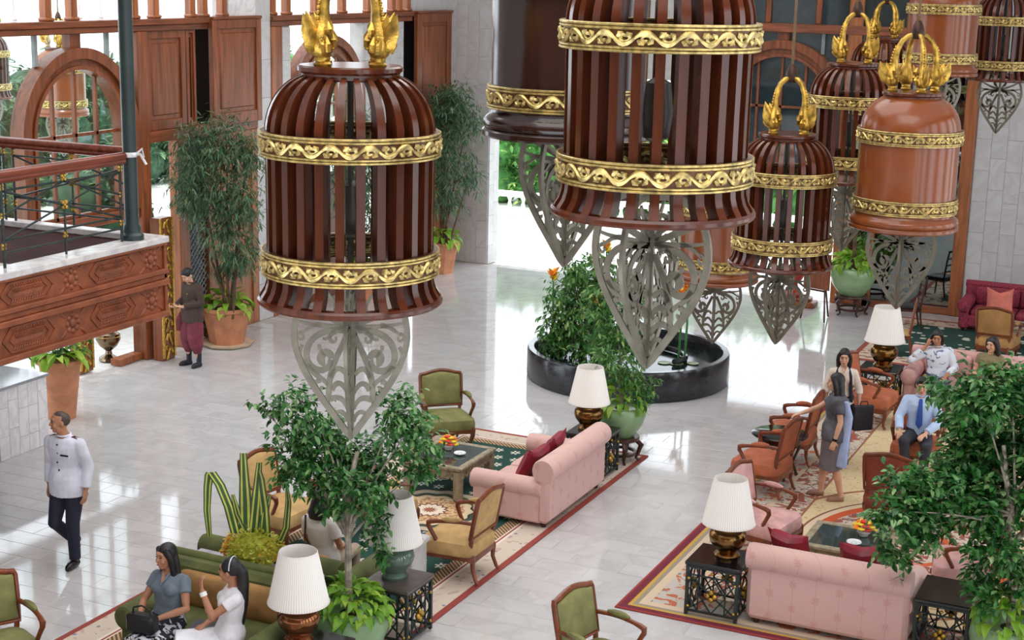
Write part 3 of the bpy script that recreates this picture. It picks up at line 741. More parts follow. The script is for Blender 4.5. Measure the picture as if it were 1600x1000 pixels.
cage('bell_lantern', 'glossy brown solid bell lantern hanging above the white lamp at the right', (-3.33, 17.67, 3.83), 'bell', R(-14), R(8))
cage('bell_lantern', 'solid reddish bell lantern low over the round pool, mostly hidden behind filigree', (-6.60, 21.12, 2.28), 'bell', 0, R(17))
cage('slatted_lantern', 'slatted bell lantern hanging just behind and left of the brown solid bell', (-4.62, 20.33, 3.98), 'slat', R(12.8), R(-15))
cage('slatted_lantern', 'farthest slatted bell lantern, only its dome showing left of the top brown bell', (-5.84, 27.93, 4.04), 'slat', .1, R(30))
cage('bell_lantern', 'solid light brown bell lantern at the top edge, second from the right', (-4.49, 25.86, 5.10), 'bell', .3, R(30))
cage('slatted_lantern', 'slatted bell lantern in the top right corner with a bright filigree drop', (-3.94, 29.02, 4.87), 'slat', .1, R(8))
cage('bell_lantern', 'solid bell lantern added behind the left arched window for a reflection in it', (-24.51, 27.77, 3.13), 'bell', 0, R(20), ztop=9)  # real lantern stands in for one reflected in the panes
cage('slatted_lantern', 'slatted bell lantern added as reflection behind left arched window, cut by the left edge', (-26.9, 27.9, 3.38), 'slat', 0, R(20), ztop=9)  # second stand-in for a reflected hall lantern
# ------------------------------------------------------------------ upholstery and furniture materials
def damask(name, c, d, sx=0.30, amt=0.6):
    """woven columns of small medallions"""
    g = G(name); x, y, z = g.xyz()
    def cols(u, v):
        fu = g.ma('SUBTRACT', g.ma('FRACT', g.ma('DIVIDE', u, sx)), .5)
        row = g.ma('FLOOR', g.ma('DIVIDE', u, sx))
        fv = g.ma('SUBTRACT', g.ma('FRACT', g.ma('ADD', g.ma('DIVIDE', v, .26), g.ma('MULTIPLY', row, .5))), .5)
        r = g.ma('SQRT', g.ma('ADD', g.ma('MULTIPLY', fu, fu), g.ma('MULTIPLY', g.ma('MULTIPLY', fv, fv), .75)))
        an = g.ma('ARCTAN2', fv, fu)
        rings = g.lt(r, g.ma('ADD', .15, g.ma('MULTIPLY', g.ma('COSINE', g.ma('MULTIPLY', an, 8)), .05)))
        stem = g.lt(g.ma('ABSOLUTE', fu), .03)
        return g.ma('MAXIMUM', rings, g.ma('MULTIPLY', stem, .6))
    p = g.ma('MAXIMUM', g.ma('MULTIPLY', cols(g.ma('ADD', x, y), z), 1.0), 0)
    p = g.ma('MULTIPLY', p, g.ma('MULTIPLY', g.noise(40), amt * 1.6))
    col = g.mix(p, lin(c), lin(d)); g.bump(g.noise(220), .15, .004)
    g.b.inputs['Sheen Weight'].default_value = .25
    return g.done(col, .75)
m_pink = damask('pink_damask', (214, 172, 164), (190, 114, 110), .24, .42)
m_green = plain('olive_green_velvet', (120, 118, 70), .75, 0, .14, 5, bump=.15, bs=200)
m_dgreen = plain('moss_green_velvet', (92, 98, 54), .8, 0, .14, 5, bump=.15, bs=200)
m_tan = plain('gold_tan_fabric', (190, 154, 100), .75, 0, .1, 6, bump=.2, bs=220)
m_tan2 = plain('brown_tan_cushion', (164, 122, 72), .75, 0, .14, 4, bump=.15, bs=200)
m_orange = plain('orange_fabric', (174, 96, 64), .75, 0, .1, 6, bump=.2, bs=220)
m_pinkc = plain('rose_pink_fabric', (206, 158, 154), .75, 0, .1, 6, bump=.2, bs=220)
m_burg = plain('burgundy_fabric', (134, 44, 62), .8, 0, .25, 30, bump=.2, bs=150)
m_crim = plain('crimson_silk', (126, 18, 40), .5, 0, .2, 5, bump=.1, bs=150)
m_salm = plain('salmon_silk', (204, 108, 92), .6, 0, .1, 6)
m_frame = wood('walnut_frame', (112, 64, 38), .3, .22)
m_frame2 = wood('red_mahogany_frame', (116, 58, 32), .28, .2)
m_framed = wood('dark_mahogany', (66, 34, 26), .28, .2)
m_black = plain('black_lacquer', (22, 22, 25), .12, 0, .2, 3, spec=.7)
m_fret = plain('verdigris_black_metal', (48, 58, 56), .5, .3, .2, 25)
m_carvt = plain('limed_carved_wood', (150, 138, 114), .55, 0, .18, 14, bump=.4, bs=50)
m_shade = None
def shade_mat():
    g = G('pleated_white_shade'); x, y, z = g.xyz(); a = g.ma('ARCTAN2', y, x)
    f = g.ma('SINE', g.ma('MULTIPLY', a, 72)); col = g.mix(g.ramp(f, -1, 1), lin((222, 214, 206)), lin((248, 244, 240)))
    g.b.inputs['Subsurface Weight'].default_value = .15; g.b.inputs['Subsurface Radius'].default_value = (.05, .05, .05)
    return g.done(col, .8)
m_shade = shade_mat()
m_brass = plain('aged_brass', (128, 94, 54), .2, 1.0, .2, 6)
m_celadon = plain('celadon_glaze', (140, 172, 128), .2, 0, .1, 3)
m_terra = plain('terracotta', (190, 128, 92), .7, 0, .1, 5)
m_soil = plain('potting_soil', (52, 38, 28), .9)
m_porc = plain('white_porcelain', (240, 240, 240), .15)

def pad(mb, out, z0, z1, dome=0.03, edge=0.8, mi=0, fn=None):
    """upholstered pad from a 2D outline"""
    n = len(out); cx = sum(p[0] for p in out) / n; cy = sum(p[1] for p in out) / n; h = z1 - z0
    rings = [(.0, z0), (.95, z0), (1.0, z0 + .25 * h), (1.0, z0 + .65 * h), (.96, z0 + .9 * h), (edge, z1 + dome * .35), (.5, z1 + dome * .85), (.0, z1 + dome)]
    vs = []; fs = []
    for s, z in rings:
        for p in out:
            q = Vector((cx + (p[0] - cx) * s, cy + (p[1] - cy) * s, z)); vs.append(fn(q) if fn else q)
    for i in range(len(rings) - 1):
        for k in range(n):
            l = (k + 1) % n; fs.append((i * n + k, i * n + l, (i + 1) * n + l, (i + 1) * n + k))
    return mb.add(vs, fs, mi)
def rrect(w, d, r, n=4, cx=0, cy=0, taper=0.0):
    out = []
    for sx, sy, a0 in ((1, 1, 0), (-1, 1, PI / 2), (-1, -1, PI), (1, -1, 1.5 * PI)):
        for i in range(n + 1):
            a = a0 + PI / 2 * i / n
            x = sx * (w / 2 - r) + r * math.cos(a); y = sy * (d / 2 - r) + r * math.sin(a)
            out.append((cx + x * (1 - taper * (y / d)), cy + y))
    return out

def fauteuil(name, label, loc, rz, fab, frm, group, sc=1.0, backfab=None):
    """carved open armchair facing -y"""
    t = thing(name, label, 'armchair', loc, rz, group); t.scale = (sc, sc, sc)
    b = MB(); pad(b, rrect(.66, .62, .10, 4, 0, -.02, .14), .27, .46, .045); b.build('seat', fab, t)
    b = MB()
    o = rrect(.665, .625, .09, 4, 0, -.02, .14)
    n = len(o)
    vs = [(p[0], p[1], .31) for p in o] + [(p[0], p[1], .255 + .025 * math.cos(6 * PI * i / n) * (1 if i % 2 else .6)) for i, p in enumerate(o)]
    vs += [(p[0] * .9, p[1] * .9, .31) for p in o] + [(p[0] * .9, p[1] * .9, .265) for p in o]
    fs = []
    for i in range(n):
        j = (i + 1) % n; fs += [(i, j, n + j, n + i), (2 * n + j, 2 * n + i, 3 * n + i, 3 * n + j), (n + i, n + j, 3 * n + j, 3 * n + i)]
    b.add(vs, fs); b.ell((0, -.335, .27), (.05, .018, .03), 8, 6); b.build('seat_rail', frm, t)
    for sx in (-1, 1):
        MB().tube([(sx * .27, -.26, .37), (sx * .305, -.30, .30), (sx * .30, -.305, .22), (sx * .275, -.285, .12), (sx * .27, -.285, .05), (sx * .285, -.31, .026), (sx * .29, -.325, .022)],
                  [.036, .04, .033, .022, .018, .022, .016], 8).build('leg', frm, t)
        MB().tube([(sx * .235, .235, .38), (sx * .245, .27, .28), (sx * .235, .27, .16), (sx * .245, .31, .05), (sx * .25, .335, .022)], [.032, .03, .022, .02, .018], 8).build('leg', frm, t)
    tilt = Matrix.Rotation(-R(11), 3, 'X')
    org = Vector((0, .25, .44))
    def T(p): return org + tilt @ p         # p = (x across, y thickness, z up)
    W = .29; zb, zt = .075, .56
    def bout(k, n=10):
        pts = [(-W * k, zb + (1 - k) * .25), (-W * k * 1.0, .3), (-W * k, zt - .075 - (1 - k) * .2)]
        for i in range(n + 1):
            u = -1 + 2 * i / n; pts.append((u * W * k * .97, zt - (1 - k) * .3 - .06 * (abs(u) ** 1.6) + (0 if abs(u) < .95 else .012)))
        pts += [(W * k, zt - .075 - (1 - k) * .2), (W * k, .3), (W * k, zb + (1 - k) * .25)]
        return pts
    fr = bout(1.0)
    MB().tube([T(Vector((p[0], 0, p[1]))) for p in fr], .026, 8, closed=True).build('back_frame', frm, t)
    ins = bout(.93)
    b = MB(); pad(b, ins, 0.004, .03, .02, .85, fn=lambda q: T(Vector((q.x, -q.z, q.y))))
    pad(b, ins, 0.0, .015, .006, .9, fn=lambda q: T(Vector((q.x, q.z, q.y)))); b.build('back_pad', backfab or fab, t)
    for sx in (-1, 1):
        MB().tube([T(Vector((sx * .27, 0, .10))), (sx * .25, .25, .42), (sx * .24, .24, .36)], [.024, .026, .028], 8).build('back_post', frm, t)
        p0 = T(Vector((sx * W, 0, .25)))
        arm = bez(tuple(p0), (sx * .32, .12, .70), (sx * .345, .0, .685), (sx * .335, -.16, .655), 8) + [(sx * .335, -.20, .64), (sx * .33, -.205, .60), (sx * .315, -.17, .53), (sx * .305, -.13, .46), (sx * .30, -.14, .38)]
        MB().tube(arm, [.022] * 8 + [.026, .03, .025, .022, .022, .026], 8).build('arm', frm, t)
        m = bez(tuple(p0), (sx * .32, .12, .70), (sx * .345, .0, .685), (sx * .335, -.16, .655), 8)[2:7]
        MB().tube([(p[0], p[1], p[2] + .022) for p in m], [.016, .03, .033, .03, .014], 8).build('arm_pad', fab, t)
    return t

def sofa(name, label, loc, rz, W, Dp, fab, group=None, roll=.13, hb=.74, ha=.48, ncush=2, cushfab=None, legs=True, arm_w=.2, bt=.16):
    """upholstered sofa with rolled back and arms, facing -y, back at y=+Dp/2"""
    t = thing(name, label, 'sofa', loc, rz, group); h = Dp / 2; w = W / 2
    MB().box(-w + .03, w - .03, -h + .06, h - .04, .09, .32, bev=.03).build('base', fab, t)
    b = MB(); b.box(-w, w, h - bt, h, .06, hb, bev=.05); b.build('backrest', fab, t)
    b = MB(); y0 = h - .08; n = 14
    b.tube([(-w - .01, y0, hb), (-w + .02, y0, hb), (w - .02, y0, hb), (w + .01, y0, hb)], [roll * .93, roll, roll, roll * .93], 22).build('back_roll', fab, t)
    for sx in (-1, 1):
        b = MB(); x1 = sx * w; x0 = sx * (w - arm_w); b.box(min(x0, x1) + .02, max(x0, x1) - .005, -h + .03, h - .1, .06, ha, bev=.03)
        xa = (x0 + x1) / 2; b.tube([(xa, -h, ha), (xa, -h + .02, ha), (xa, h - .1, ha)], [.115, .125, .125], 18); b.build('arm', fab, t)
        MB().lathe([(.0, .012), (.08, .012), (.105, .004), (.11, 0)], 18).xf(0, lambda p: Vector((p.x + xa, -h - p.z, p.y + ha))).build('arm_facing', fab, t)
    iw = W - 2 * arm_w - .02; cw = iw / ncush
    for i in range(ncush):
        b = MB(); pad(b, rrect(cw - .01, Dp - .32, .06, 3, -iw / 2 + cw * (i + .5), -.08), .31, .43, .03); b.build('seat_cushion', fab, t)
        b = MB(); fn = lambda q: Vector((q.x, h - bt - .01 - q.z, q.y)); 
        b2 = MB(); pad(b2, rrect(cw - .02, .36, .07, 3, -iw / 2 + cw * (i + .5), .60), 0, .10, .04, fn=fn); b2.build('back_cushion', cushfab or fab, t)
    for sx in (-1, 1):
        for y in (-h + .12, h - .1): MB().lathe([(.03, 0), (.04, .05), (.045, .09)], 10, (sx * (w - .1), y, 0)).build('foot', m_framed, t)
    return t

def pillow(label, loc, rot, fab, s=.42, group=None):
    b = MB(); b.cushion((0, 0, 0), s, s, .16, chop=.2); o = b.build('throw_pillow', fab); o.location = loc; o.rotation_euler = rot
    return tag(o, label, 'pillow', group)

def lamp(label, loc, base=None, s=1.0):
    t = thing('table_lamp', label, 'lamp', loc, 0, 'table lamps with pleated white shades'); t.scale = (s, s, s)
    MB().lathe([(.0, 0), (.135, 0), (.14, .025), (.12, .045), (.10, .06), (.135, .095), (.185, .16), (.20, .22), (.19, .27), (.15, .31), (.125, .325), (.135, .345), (.11, .365), (.03, .375), (.015, .38)], 28).build('lamp_base', base or m_brass, t)
    MB().tube([(0, 0, .37), (0, 0, .70)], .012, 8).build('lamp_stem', m_brass, t)
    MB().lathe([(.282, .375), (.277, .38), (.176, .855), (.171, .86), (.167, .855), (.273, .382), (.282, .375)], 144, pleat=.006, cap=False).build('lamp_shade', m_shade, t, 60)
    MB().lathe([(.283, .37), (.287, .375), (.283, .39)], 48, cap=False).build('shade_trim', m_shade, t); MB().lathe([(.174, .85), (.178, .855), (.174, .865)], 48, cap=False).build('shade_trim', m_shade, t)
    b = MB(); b.tube([(-.18, 0, .70), (.18, 0, .70)], .003, 5).tube([(0, -.18, .70), (0, .18, .70)], .003, 5); b.build('harp', m_porc, t)
    return t

def fret_table(label, loc, rz, w, d, h, top=m_black):
    t = thing('fretwork_side_table', label, 'side table', loc, rz, 'black fretwork side tables')
    MB().box(-w / 2, w / 2, -d / 2, d / 2, h - .045, h, bev=.01).build('table_top', top, t)
    for sx in (-1, 1):
        for sy in (-1, 1): MB().box(sx * (w / 2 - .03) - .018, sx * (w / 2 - .03) + .018, sy * (d / 2 - .03) - .018, sy * (d / 2 - .03) + .018, 0, h - .045, bev=.004).build('leg', m_fret, t)
    for ax, ay, L, off in (((1, 0, 0), (0, -1, 0), w, d / 2 - .03), ((1, 0, 0), (0, 1, 0), w, d / 2 - .03), ((0, 1, 0), (1, 0, 0), d, w / 2 - .03), ((0, 1, 0), (-1, 0, 0), d, w / 2 - .03)):
        ax = Vector(ax); ay = Vector(ay); b = MB(); l = L / 2 - .03; up = Vector((0, 0, 1)); o = ay * off; H0, H1 = .05, h - .06
        def br(a, c, wd=.014): b.bar(o + ax * a[0] + up * a[1], o + ax * c[0] + up * c[1], wd, wd)
        br((-l, H0), (l, H0), .022); br((-l, H1), (l, H1), .022); br((-l, H1 - .09), (l, H1 - .09))
        zc = (H0 + H1 - .09) / 2; k = l * .55; q = (H1 - .09 - H0) / 2
        for s in (-1, 1):
            br((s * l, zc + q), (s * .0, zc)); br((s * l, zc - q), (0, zc)); br((s * k, H0), (s * k, H1)); br((s * l, zc), (s * k, zc + q)); br((s * l, zc), (s * k, zc - q))
            br((0, zc + q), (s * k, zc)); br((0, zc - q), (s * k, zc))
        b.build('fret_panel', m_fret, t)
        def ros(p, big):
            g_ = MB()
            if big:
                for k2 in range(4):
                    a = k2 * PI / 2; g_.ell((ax * math.cos(a) + up * math.sin(a)) * .04, (.03, .03, .03), 8, 5)
            else: g_.ell((0, 0, 0), (.018,) * 3, 8, 5)
            g_.build('gilt_rosette', m_gold, t, loc=tuple(p))
        ros(o + ay * .012 + up * zc, 1); ros(o + ay * .012 + up * (H1 - .045), 0)
        for s in (-1, 1):
            for z in (H0 + .05, H1 - .13): ros(o + ay * .012 + ax * s * (l - .02) + up * z, 0)
    return t

def coffee_table(label, loc, w, d, h, wm):
    t = thing('glass_coffee_table', label, 'coffee table', loc, 0)
    fw = .085
    for (x0, x1, y0, y1) in ((-w / 2, w / 2, -d / 2, -d / 2 + fw), (-w / 2, w / 2, d / 2 - fw, d / 2), (-w / 2, -w / 2 + fw, -d / 2 + fw, d / 2 - fw), (w / 2 - fw, w / 2, -d / 2 + fw, d / 2 - fw)):
        MB().box(x0, x1, y0, y1, h - .05, h, bev=.012).build('top_frame', wm, t)
    MB().box(-w / 2 + fw, w / 2 - fw, -d / 2 + fw, d / 2 - fw, h - .02, h - .008).build('glass_top', plain('smoked_glass', (56, 70, 68), .04, 0, .05, spec=.9), t, 0)
    for sx in (-1, 1):
        for sy in (-1, 1): MB().box(sx * (w / 2 - .07) - .055, sx * (w / 2 - .07) + .055, sy * (d / 2 - .07) - .055, sy * (d / 2 - .07) + .055, 0, h - .05, bev=.02).build('leg', wm, t)
    for ax, ay, L, off in (((1, 0, 0), (0, -1, 0), w, d / 2 - .05), ((1, 0, 0), (0, 1, 0), w, d / 2 - .05), ((0, 1, 0), (1, 0, 0), d, w / 2 - .05), ((0, 1, 0), (-1, 0, 0), d, w / 2 - .05)):
        ax = Vector(ax); ay = Vector(ay); b = MB(); l = L / 2 - .1; up = Vector((0, 0, 1)); o = ay * off
        b.bar(o + ax * -l + up * (h - .10), o + ax * l + up * (h - .10), .03, .10); n = 9
        for i in range(n):
            c = -l + 2 * l * (i + .5) / n; b.tube([o + ay * .018 + ax * (c + .035 * (1 - k / 8) * math.cos(k * .9)) + up * (h - .11 + .035 * (1 - k / 8) * math.sin(k * .9)) for k in range(8)], .01, 5)
            b.ell(o + ax * c + up * (h - .16), (.03, .03, .025), 8, 5)
        b.build('carved_apron', wm, t)
    return t

def flower_bowl(label, loc, r=.07):
    t = thing('flower_bowl', label, 'flower bowl', loc)
    MB().lathe([(.0, 0), (r * .6, 0), (r * .65, .01), (r, .05), (r * .95, .07), (r * .85, .06), (0, .05)], 18).build('bowl', m_porc, t)
    cols = (m_fl_or, m_fl_ye, m_fl_re, m_fl_ye)
    for i in range(22):
        a = i * 2.4; q = r * 1.35 * math.sqrt((i + .5) / 22); z = .17 - .05 * (q / r) ** 2 + .012 * (i % 3)
        b = MB()
        for k in range(5):
            an = k * 2 * PI / 5; b.ell((.024 * math.cos(an), .024 * math.sin(an), .0), (.022, .022, .014), 6, 4)
        b.ell((0, 0, .006), (.01, .01, .01), 6, 4)
        b.build('blossom', cols[i % 4], t, loc=(q * math.cos(a), q * math.sin(a), z))
    return t
m_fl_or = plain('orange_petal', (240, 136, 30), .6); m_fl_ye = plain('yellow_petal', (244, 206, 60), .6); m_fl_re = plain('red_petal', (216, 62, 50), .6)
def dish(label, loc, r=.08):
    t = thing('glass_ashtray', label, 'ashtray', loc)
    MB().lathe([(.0, 0), (r * .7, 0), (r, .02), (r * .95, .028), (r * .6, .012), (0, .01)], 20).build('dish', m_porc, t)
    MB().lathe([(r * .35, .012), (r * .4, .02), (r * .35, .024), (.0, .02)], 14).build('inner_cup', plain('pale_glass', (214, 224, 230), .1), t)
    return t

# ------------------------------------------------------------------ rugs
def rug_c():
    g = G('rug_green_gold'); x, y, z = g.xyz(); W, L = 3.12, 11.5
    dx = g.ma('SUBTRACT', W / 2, g.ma('ABSOLUTE', x)); dy = g.ma('SUBTRACT', L / 2, g.ma('ABSOLUTE', y)); e = g.ma('MINIMUM', dx, dy)
    # field of white flowers on green
    u = g.ma('DIVIDE', x, .26); v = g.ma('DIVIDE', y, .30); row = g.ma('FLOOR', v)
    fu = g.ma('SUBTRACT', g.ma('FRACT', g.ma('ADD', u, g.ma('MULTIPLY', row, .5))), .5); fv = g.ma('SUBTRACT', g.ma('FRACT', v), .5)
    r = g.ma('SQRT', g.ma('ADD', g.ma('MULTIPLY', fu, fu), g.ma('MULTIPLY', fv, fv))); an = g.ma('ARCTAN2', fv, fu)
    pet = g.ma('ADD', .22, g.ma('MULTIPLY', g.ma('COSINE', g.ma('MULTIPLY', an, 6)), .08))
    fl = g.ma('MULTIPLY', g.lt(r, pet), g.gt(r, .07))
    field = g.mix(fl, lin((22, 66, 58)), lin((206, 204, 190)))
    # medallion
    mx = g.ma('SUBTRACT', x, -.08); my = g.ma('SUBTRACT', y, 2.32)
    mr = g.ma('SQRT', g.ma('ADD', g.ma('MULTIPLY', mx, mx), g.ma('MULTIPLY', my, my))); ma_ = g.ma('ARCTAN2', my, mx)
    wob = g.ma('MULTIPLY', g.ma('SINE', g.ma('MULTIPLY', ma_, 14)), .02); n = g.noise(22)
    med = lin((206, 178, 138)); medn = g.mix(g.gt(n, .52), med, lin((170, 112, 74)))
    for (rad, c) in ((1.05, None), (.78, (58, 52, 44)), (.74, (196, 184, 158)), (.62, (64, 78, 62)), (.56, (48, 44, 40)), (.53, (214, 194, 158)), (.44, 'n'), (.22, (96, 54, 44)), (.19, (226, 210, 190)), (.08, (150, 92, 70))):
        if c is None: col = field; continue
        cc = medn if c == 'n' else lin(c)
        col = g.mix(g.lt(g.ma('ADD', mr, wob), rad), col, cc)
    # borders
    str_ = g.gt(g.ma('FRACT', g.ma('DIVIDE', g.ma('ADD', x, y), .06)), .5)
    brown = g.mix(str_, lin((96, 66, 46)), lin((190, 160, 118)))
    dots = g.lt(g.voro(7.5), .17)
    cream = g.mix(dots, lin((206, 190, 174)), lin((128, 130, 146)))
    cream = g.mix(g.gt(g.noise(9), .62), cream, lin((188, 160, 146)))
    for (d_, c) in ((.60, brown), (.45, lin((226, 214, 200))), (.43, lin((150, 66, 56))), (.405, lin((226, 214, 200))), (.37, cream), (.075, lin((146, 62, 54)))):
        col = g.mix(g.lt(e, d_), col, c)
    g.bump(g.noise(260), .3, .004); return g.done(col, .9)
def rug_r():
    g = G('rug_cream_red'); x, y, z = g.xyz(); W, L = 9.4, 11.0
    dx = g.ma('SUBTRACT', W / 2, g.ma('ABSOLUTE', x)); dy = g.ma('SUBTRACT', L / 2, g.ma('ABSOLUTE', y)); e = g.ma('MINIMUM', dx, dy)
    n = g.noise(5, detail=5, dist=1.5); n2 = g.noise(11, detail=4, dist=2)
    cream = g.mix(g.ma('MULTIPLY', g.gt(n2, .6), .7), lin((216, 194, 152)), lin((176, 142, 92)))
    floral = g.mix(g.gt(n, .52), lin((206, 190, 170)), lin((156, 78, 62))); floral = g.mix(g.gt(n2, .58), floral, lin((118, 104, 104)))
    col = cream
    ex = g.ma('DIVIDE', g.ma('SUBTRACT', x, -2.2), 1.0); ey = g.ma('DIVIDE', g.ma('SUBTRACT', y, -2.2), 1.25)
    er = g.ma('SQRT', g.ma('ADD', g.ma('MULTIPLY', ex, ex), g.ma('MULTIPLY', ey, ey)))
    for (rad, c) in ((1.75, lin((150, 96, 66))), (1.70, cream), (1.36, lin((122, 76, 56))), (1.33, lin((214, 192, 160))), (1.24, lin((196, 84, 40))), (1.12, floral), (.5, lin((198, 92, 54))), (.42, floral)):
        col = g.mix(g.lt(er, rad), col, c)
    # ornamented corner band
    dots = g.lt(g.voro(5.5), .2); grey = g.mix(dots, lin((190, 182, 172)), lin((128, 124, 128)))
    band = g.mix(g.gt(n, .55), grey, lin((186, 104, 70)))
    for (d_, c) in ((1.05, lin((150, 96, 66))), (1.02, floral), (.62, lin((206, 182, 150))), (.56, band), (.30, lin((208, 186, 160))), (.20, lin((150, 138, 120))), (.15, lin((196, 156, 66))), (.11, lin((110, 32, 50))), (.03, lin((150, 52, 48)))):
        col = g.mix(g.lt(e, d_), col, c)
    g.bump(g.noise(260), .3, .004); return g.done(col, .9)
def rug_f():
    g = G('rug_far_green'); x, y, z = g.xyz(); W, L = 9.6, 4.0
    e = g.ma('MINIMUM', g.ma('SUBTRACT', W / 2, g.ma('ABSOLUTE', x)), g.ma('SUBTRACT', L / 2, g.ma('ABSOLUTE', y)))
    fl = g.lt(g.voro(4.6), .30); col = g.mix(fl, lin((24, 62, 52)), lin((196, 200, 184)))
    n = g.noise(6, detail=4)
    cream = g.mix(g.gt(n, .55), lin((206, 186, 164)), lin((150, 100, 84)))
    for (d_, c) in ((.55, cream), (.10, lin((150, 70, 56)))): col = g.mix(g.lt(e, d_), col, c)
    return g.done(col, .9)
def rug(label, x0, x1, y0, y1, mat):
    b = MB(); b.box(-(x1 - x0) / 2, (x1 - x0) / 2, -(y1 - y0) / 2, (y1 - y0) / 2, 0, .014, bev=.004)
    o = b.build('carpet', mat); o.location = ((x0 + x1) / 2, (y0 + y1) / 2, .001); return tag(o, label, 'rug')
rug('dark green carpet with round medallion, cream border and red edge under the pink sofa', -10.05, -6.93, 8.0, 19.5, rug_c())
rug('cream and rust patterned carpet with burgundy edge under the right seating group', -5.42, 3.98, 14.37, 25.37, rug_r())
rug('small-patterned green carpet in front of the burgundy sofa at the back wall', -5.8, 3.8, 26.6, 30.6, rug_f())
Z = .015   # carpet top
# ---- group around the green carpet
sofa('rolled_sofa', 'pink damask sofa with two crimson pillows beside the round pool', (-7.50, 17.03, Z), R(-90), 1.86, 1.06, m_pink, None, .15, .73)
pillow('crimson pillow on the pink poolside sofa, nearer the camera', (-7.44, 16.66, .66), (R(64), 0, R(-98)), m_crim, .50, 'crimson pillows on the poolside sofa')
pillow('crimson pillow on the pink poolside sofa, farther from the camera', (-7.44, 17.24, .66), (R(64), 0, R(-84)), m_crim, .50, 'crimson pillows on the poolside sofa')
coffee_table('limed carved coffee table with glass top beside the round rug medallion', (-8.76, 16.96, Z), .86, 1.04, .46, m_carvt)
flower_bowl('small bowl of orange and yellow flowers on the coffee table near the green armchair', (-8.85, 17.1, .475), .075)
dish('white ashtray on the coffee table near the green armchair', (-8.62, 16.98, .475))
fauteuil('open_armchair', 'olive green open armchair standing alone behind the left coffee table', (-9.62, 18.50, Z), R(42), m_green, m_frame, 'carved open armchairs', 1.03)
fauteuil('open_armchair', 'gold tan open armchair in front of the pink poolside sofa, turned away', (-7.30, 14.42, Z), R(-90), m_tan, m_frame2, 'carved open armchairs', 1.06)
fauteuil('open_armchair', 'gold tan open armchair behind the tall striped leaves, turned right', (-9.55, 14.25, Z), R(84), m_tan, m_frame2, 'carved open armchairs', 1.06)
fauteuil('open_armchair', 'green backed armchair mostly hidden behind the leafy indoor tree', (-8.72, 15.15, Z), R(150), m_tan, m_frame, 'carved open armchairs', 1.0, backfab=m_green)
fauteuil('open_armchair', 'green armchair cut off by the lower left corner of the picture', (-9.72, 9.86, Z), R(62), m_green, m_frame2, 'carved open armchairs', 1.05)
fauteuil('open_armchair', 'green armchair cut off by the bottom edge on the bare floor', (-4.72, 12.28, 0), R(78), m_green, m_frame2, 'carved open armchairs', 1.05)
# back to back green sofas with a console between
sofa('moss_green_sofa', 'moss green sofa with tan cushions where two women sit', (-8.28, 11.30, Z), R(0), 1.70, 1.02, m_dgreen, None, .05, .84, .50, 2, m_tan2, bt=.26)
sofa('moss_green_sofa', 'moss green sofa with rolled back facing away behind the flower arrangement', (-8.38, 12.72, Z), R(180), 1.66, .98, m_dgreen, None, .12, .70, .46, 2, m_tan2)
cs = thing('console_table', 'narrow grey console table between the two moss green sofas', 'console table', (-8.40, 12.0, Z))
MB().box(-.75, .75, -.17, .17, .68, .72, bev=.008).build('table_top', plain('pale_grey_stone', (190, 186, 196), .15), cs)
for sx in (-1, 1):
    for sy in (-1, 1): MB().box(sx * .68 - .025, sx * .68 + .025, sy * .12 - .025, sy * .12 + .025, 0, .68, bev=.005).build('leg', m_framed, cs)
fret_table('black fretwork side table under the brass lamp nearest the camera', (-7.08, 11.05, Z), 0, .56, .58, .56)
lamp('white pleated lamp on copper base at the bottom, beside the seated women', (-7.24, 11.06, .577), plain('copper_brown_glaze', (132, 84, 52), .12, .8, .2, 4))
fret_table('black fretwork side table beside the pot of the leafy tree', (-7.12, 12.69, Z), 0, .54, .56, .60, plain('grey_brown_table_top', (92, 82, 78), .25))
lamp('white pleated lamp with glass base half hidden by tree leaves', (-7.17, 12.71, .617), plain('green_glass_base', (96, 116, 104), .06, .2, .2, 4))
fret_table('black fretwork side table tucked behind the pink poolside sofa', (-7.35, 18.42, Z), 0, .58, .58, .60)
lamp('white pleated lamp on brass base behind the pink poolside sofa', (-7.42, 18.42, .617))
st = thing('stone_plinth', 'grey marble plinth standing on the green carpet beside the half hidden lamp', 'plinth', (-7.62, 13.75, Z))
MB().box(-.17, .17, -.17, .17, .06, .52, bev=.01).build('shaft', m_slab, st); MB().box(-.20, .20, -.20, .20, .52, .58, bev=.01).build('cap', m_slab, st); MB().box(-.2, .2, -.2, .2, 0, .06, bev=.01).build('foot', m_slab, st)
# ---- right group
sofa('rolled_sofa', 'pink damask sofa seen from behind between two black side tables', (-3.23, 15.10, Z), R(180), 1.66, 1.0, m_pink, None, .14, .73)
pillow('crimson pillow on the right pink sofa, at its left end', (-3.72, 15.02, .78), (R(62), 0, R(170)), m_crim, .46, 'crimson pillows on the right sofa')
pillow('crimson pillow on the right pink sofa, at its right end', (-2.98, 15.02, .78), (R(62), 0, R(188)), m_crim, .46, 'crimson pillows on the right sofa')
fret_table('black fretwork side table carrying the lamp left of the right pink sofa', (-4.41, 14.82, Z), 0, .60, .60, .60)
fret_table('black fretwork side table with bare top right of the right pink sofa', (-2.09, 15.02, Z), 0, .56, .70, .60)
lamp('white pleated lamp on brass base left of the right pink sofa', (-4.36, 14.86, .617))
coffee_table('limed coffee table with glass top in front of the right pink sofa', (-3.40, 16.40, Z), .95, .86, .46, m_carvt)
flower_bowl('small bowl of red and yellow flowers on the right coffee table', (-3.28, 16.55, .475), .08)
dish('white ashtray on the right coffee table', (-3.32, 16.25, .475), .085)
fauteuil('open_armchair', 'rose pink open armchair behind the lamp of the right group, turned right', (-4.45, 16.62, Z), R(80), m_pinkc, m_frame2, 'carved open armchairs', 1.05)
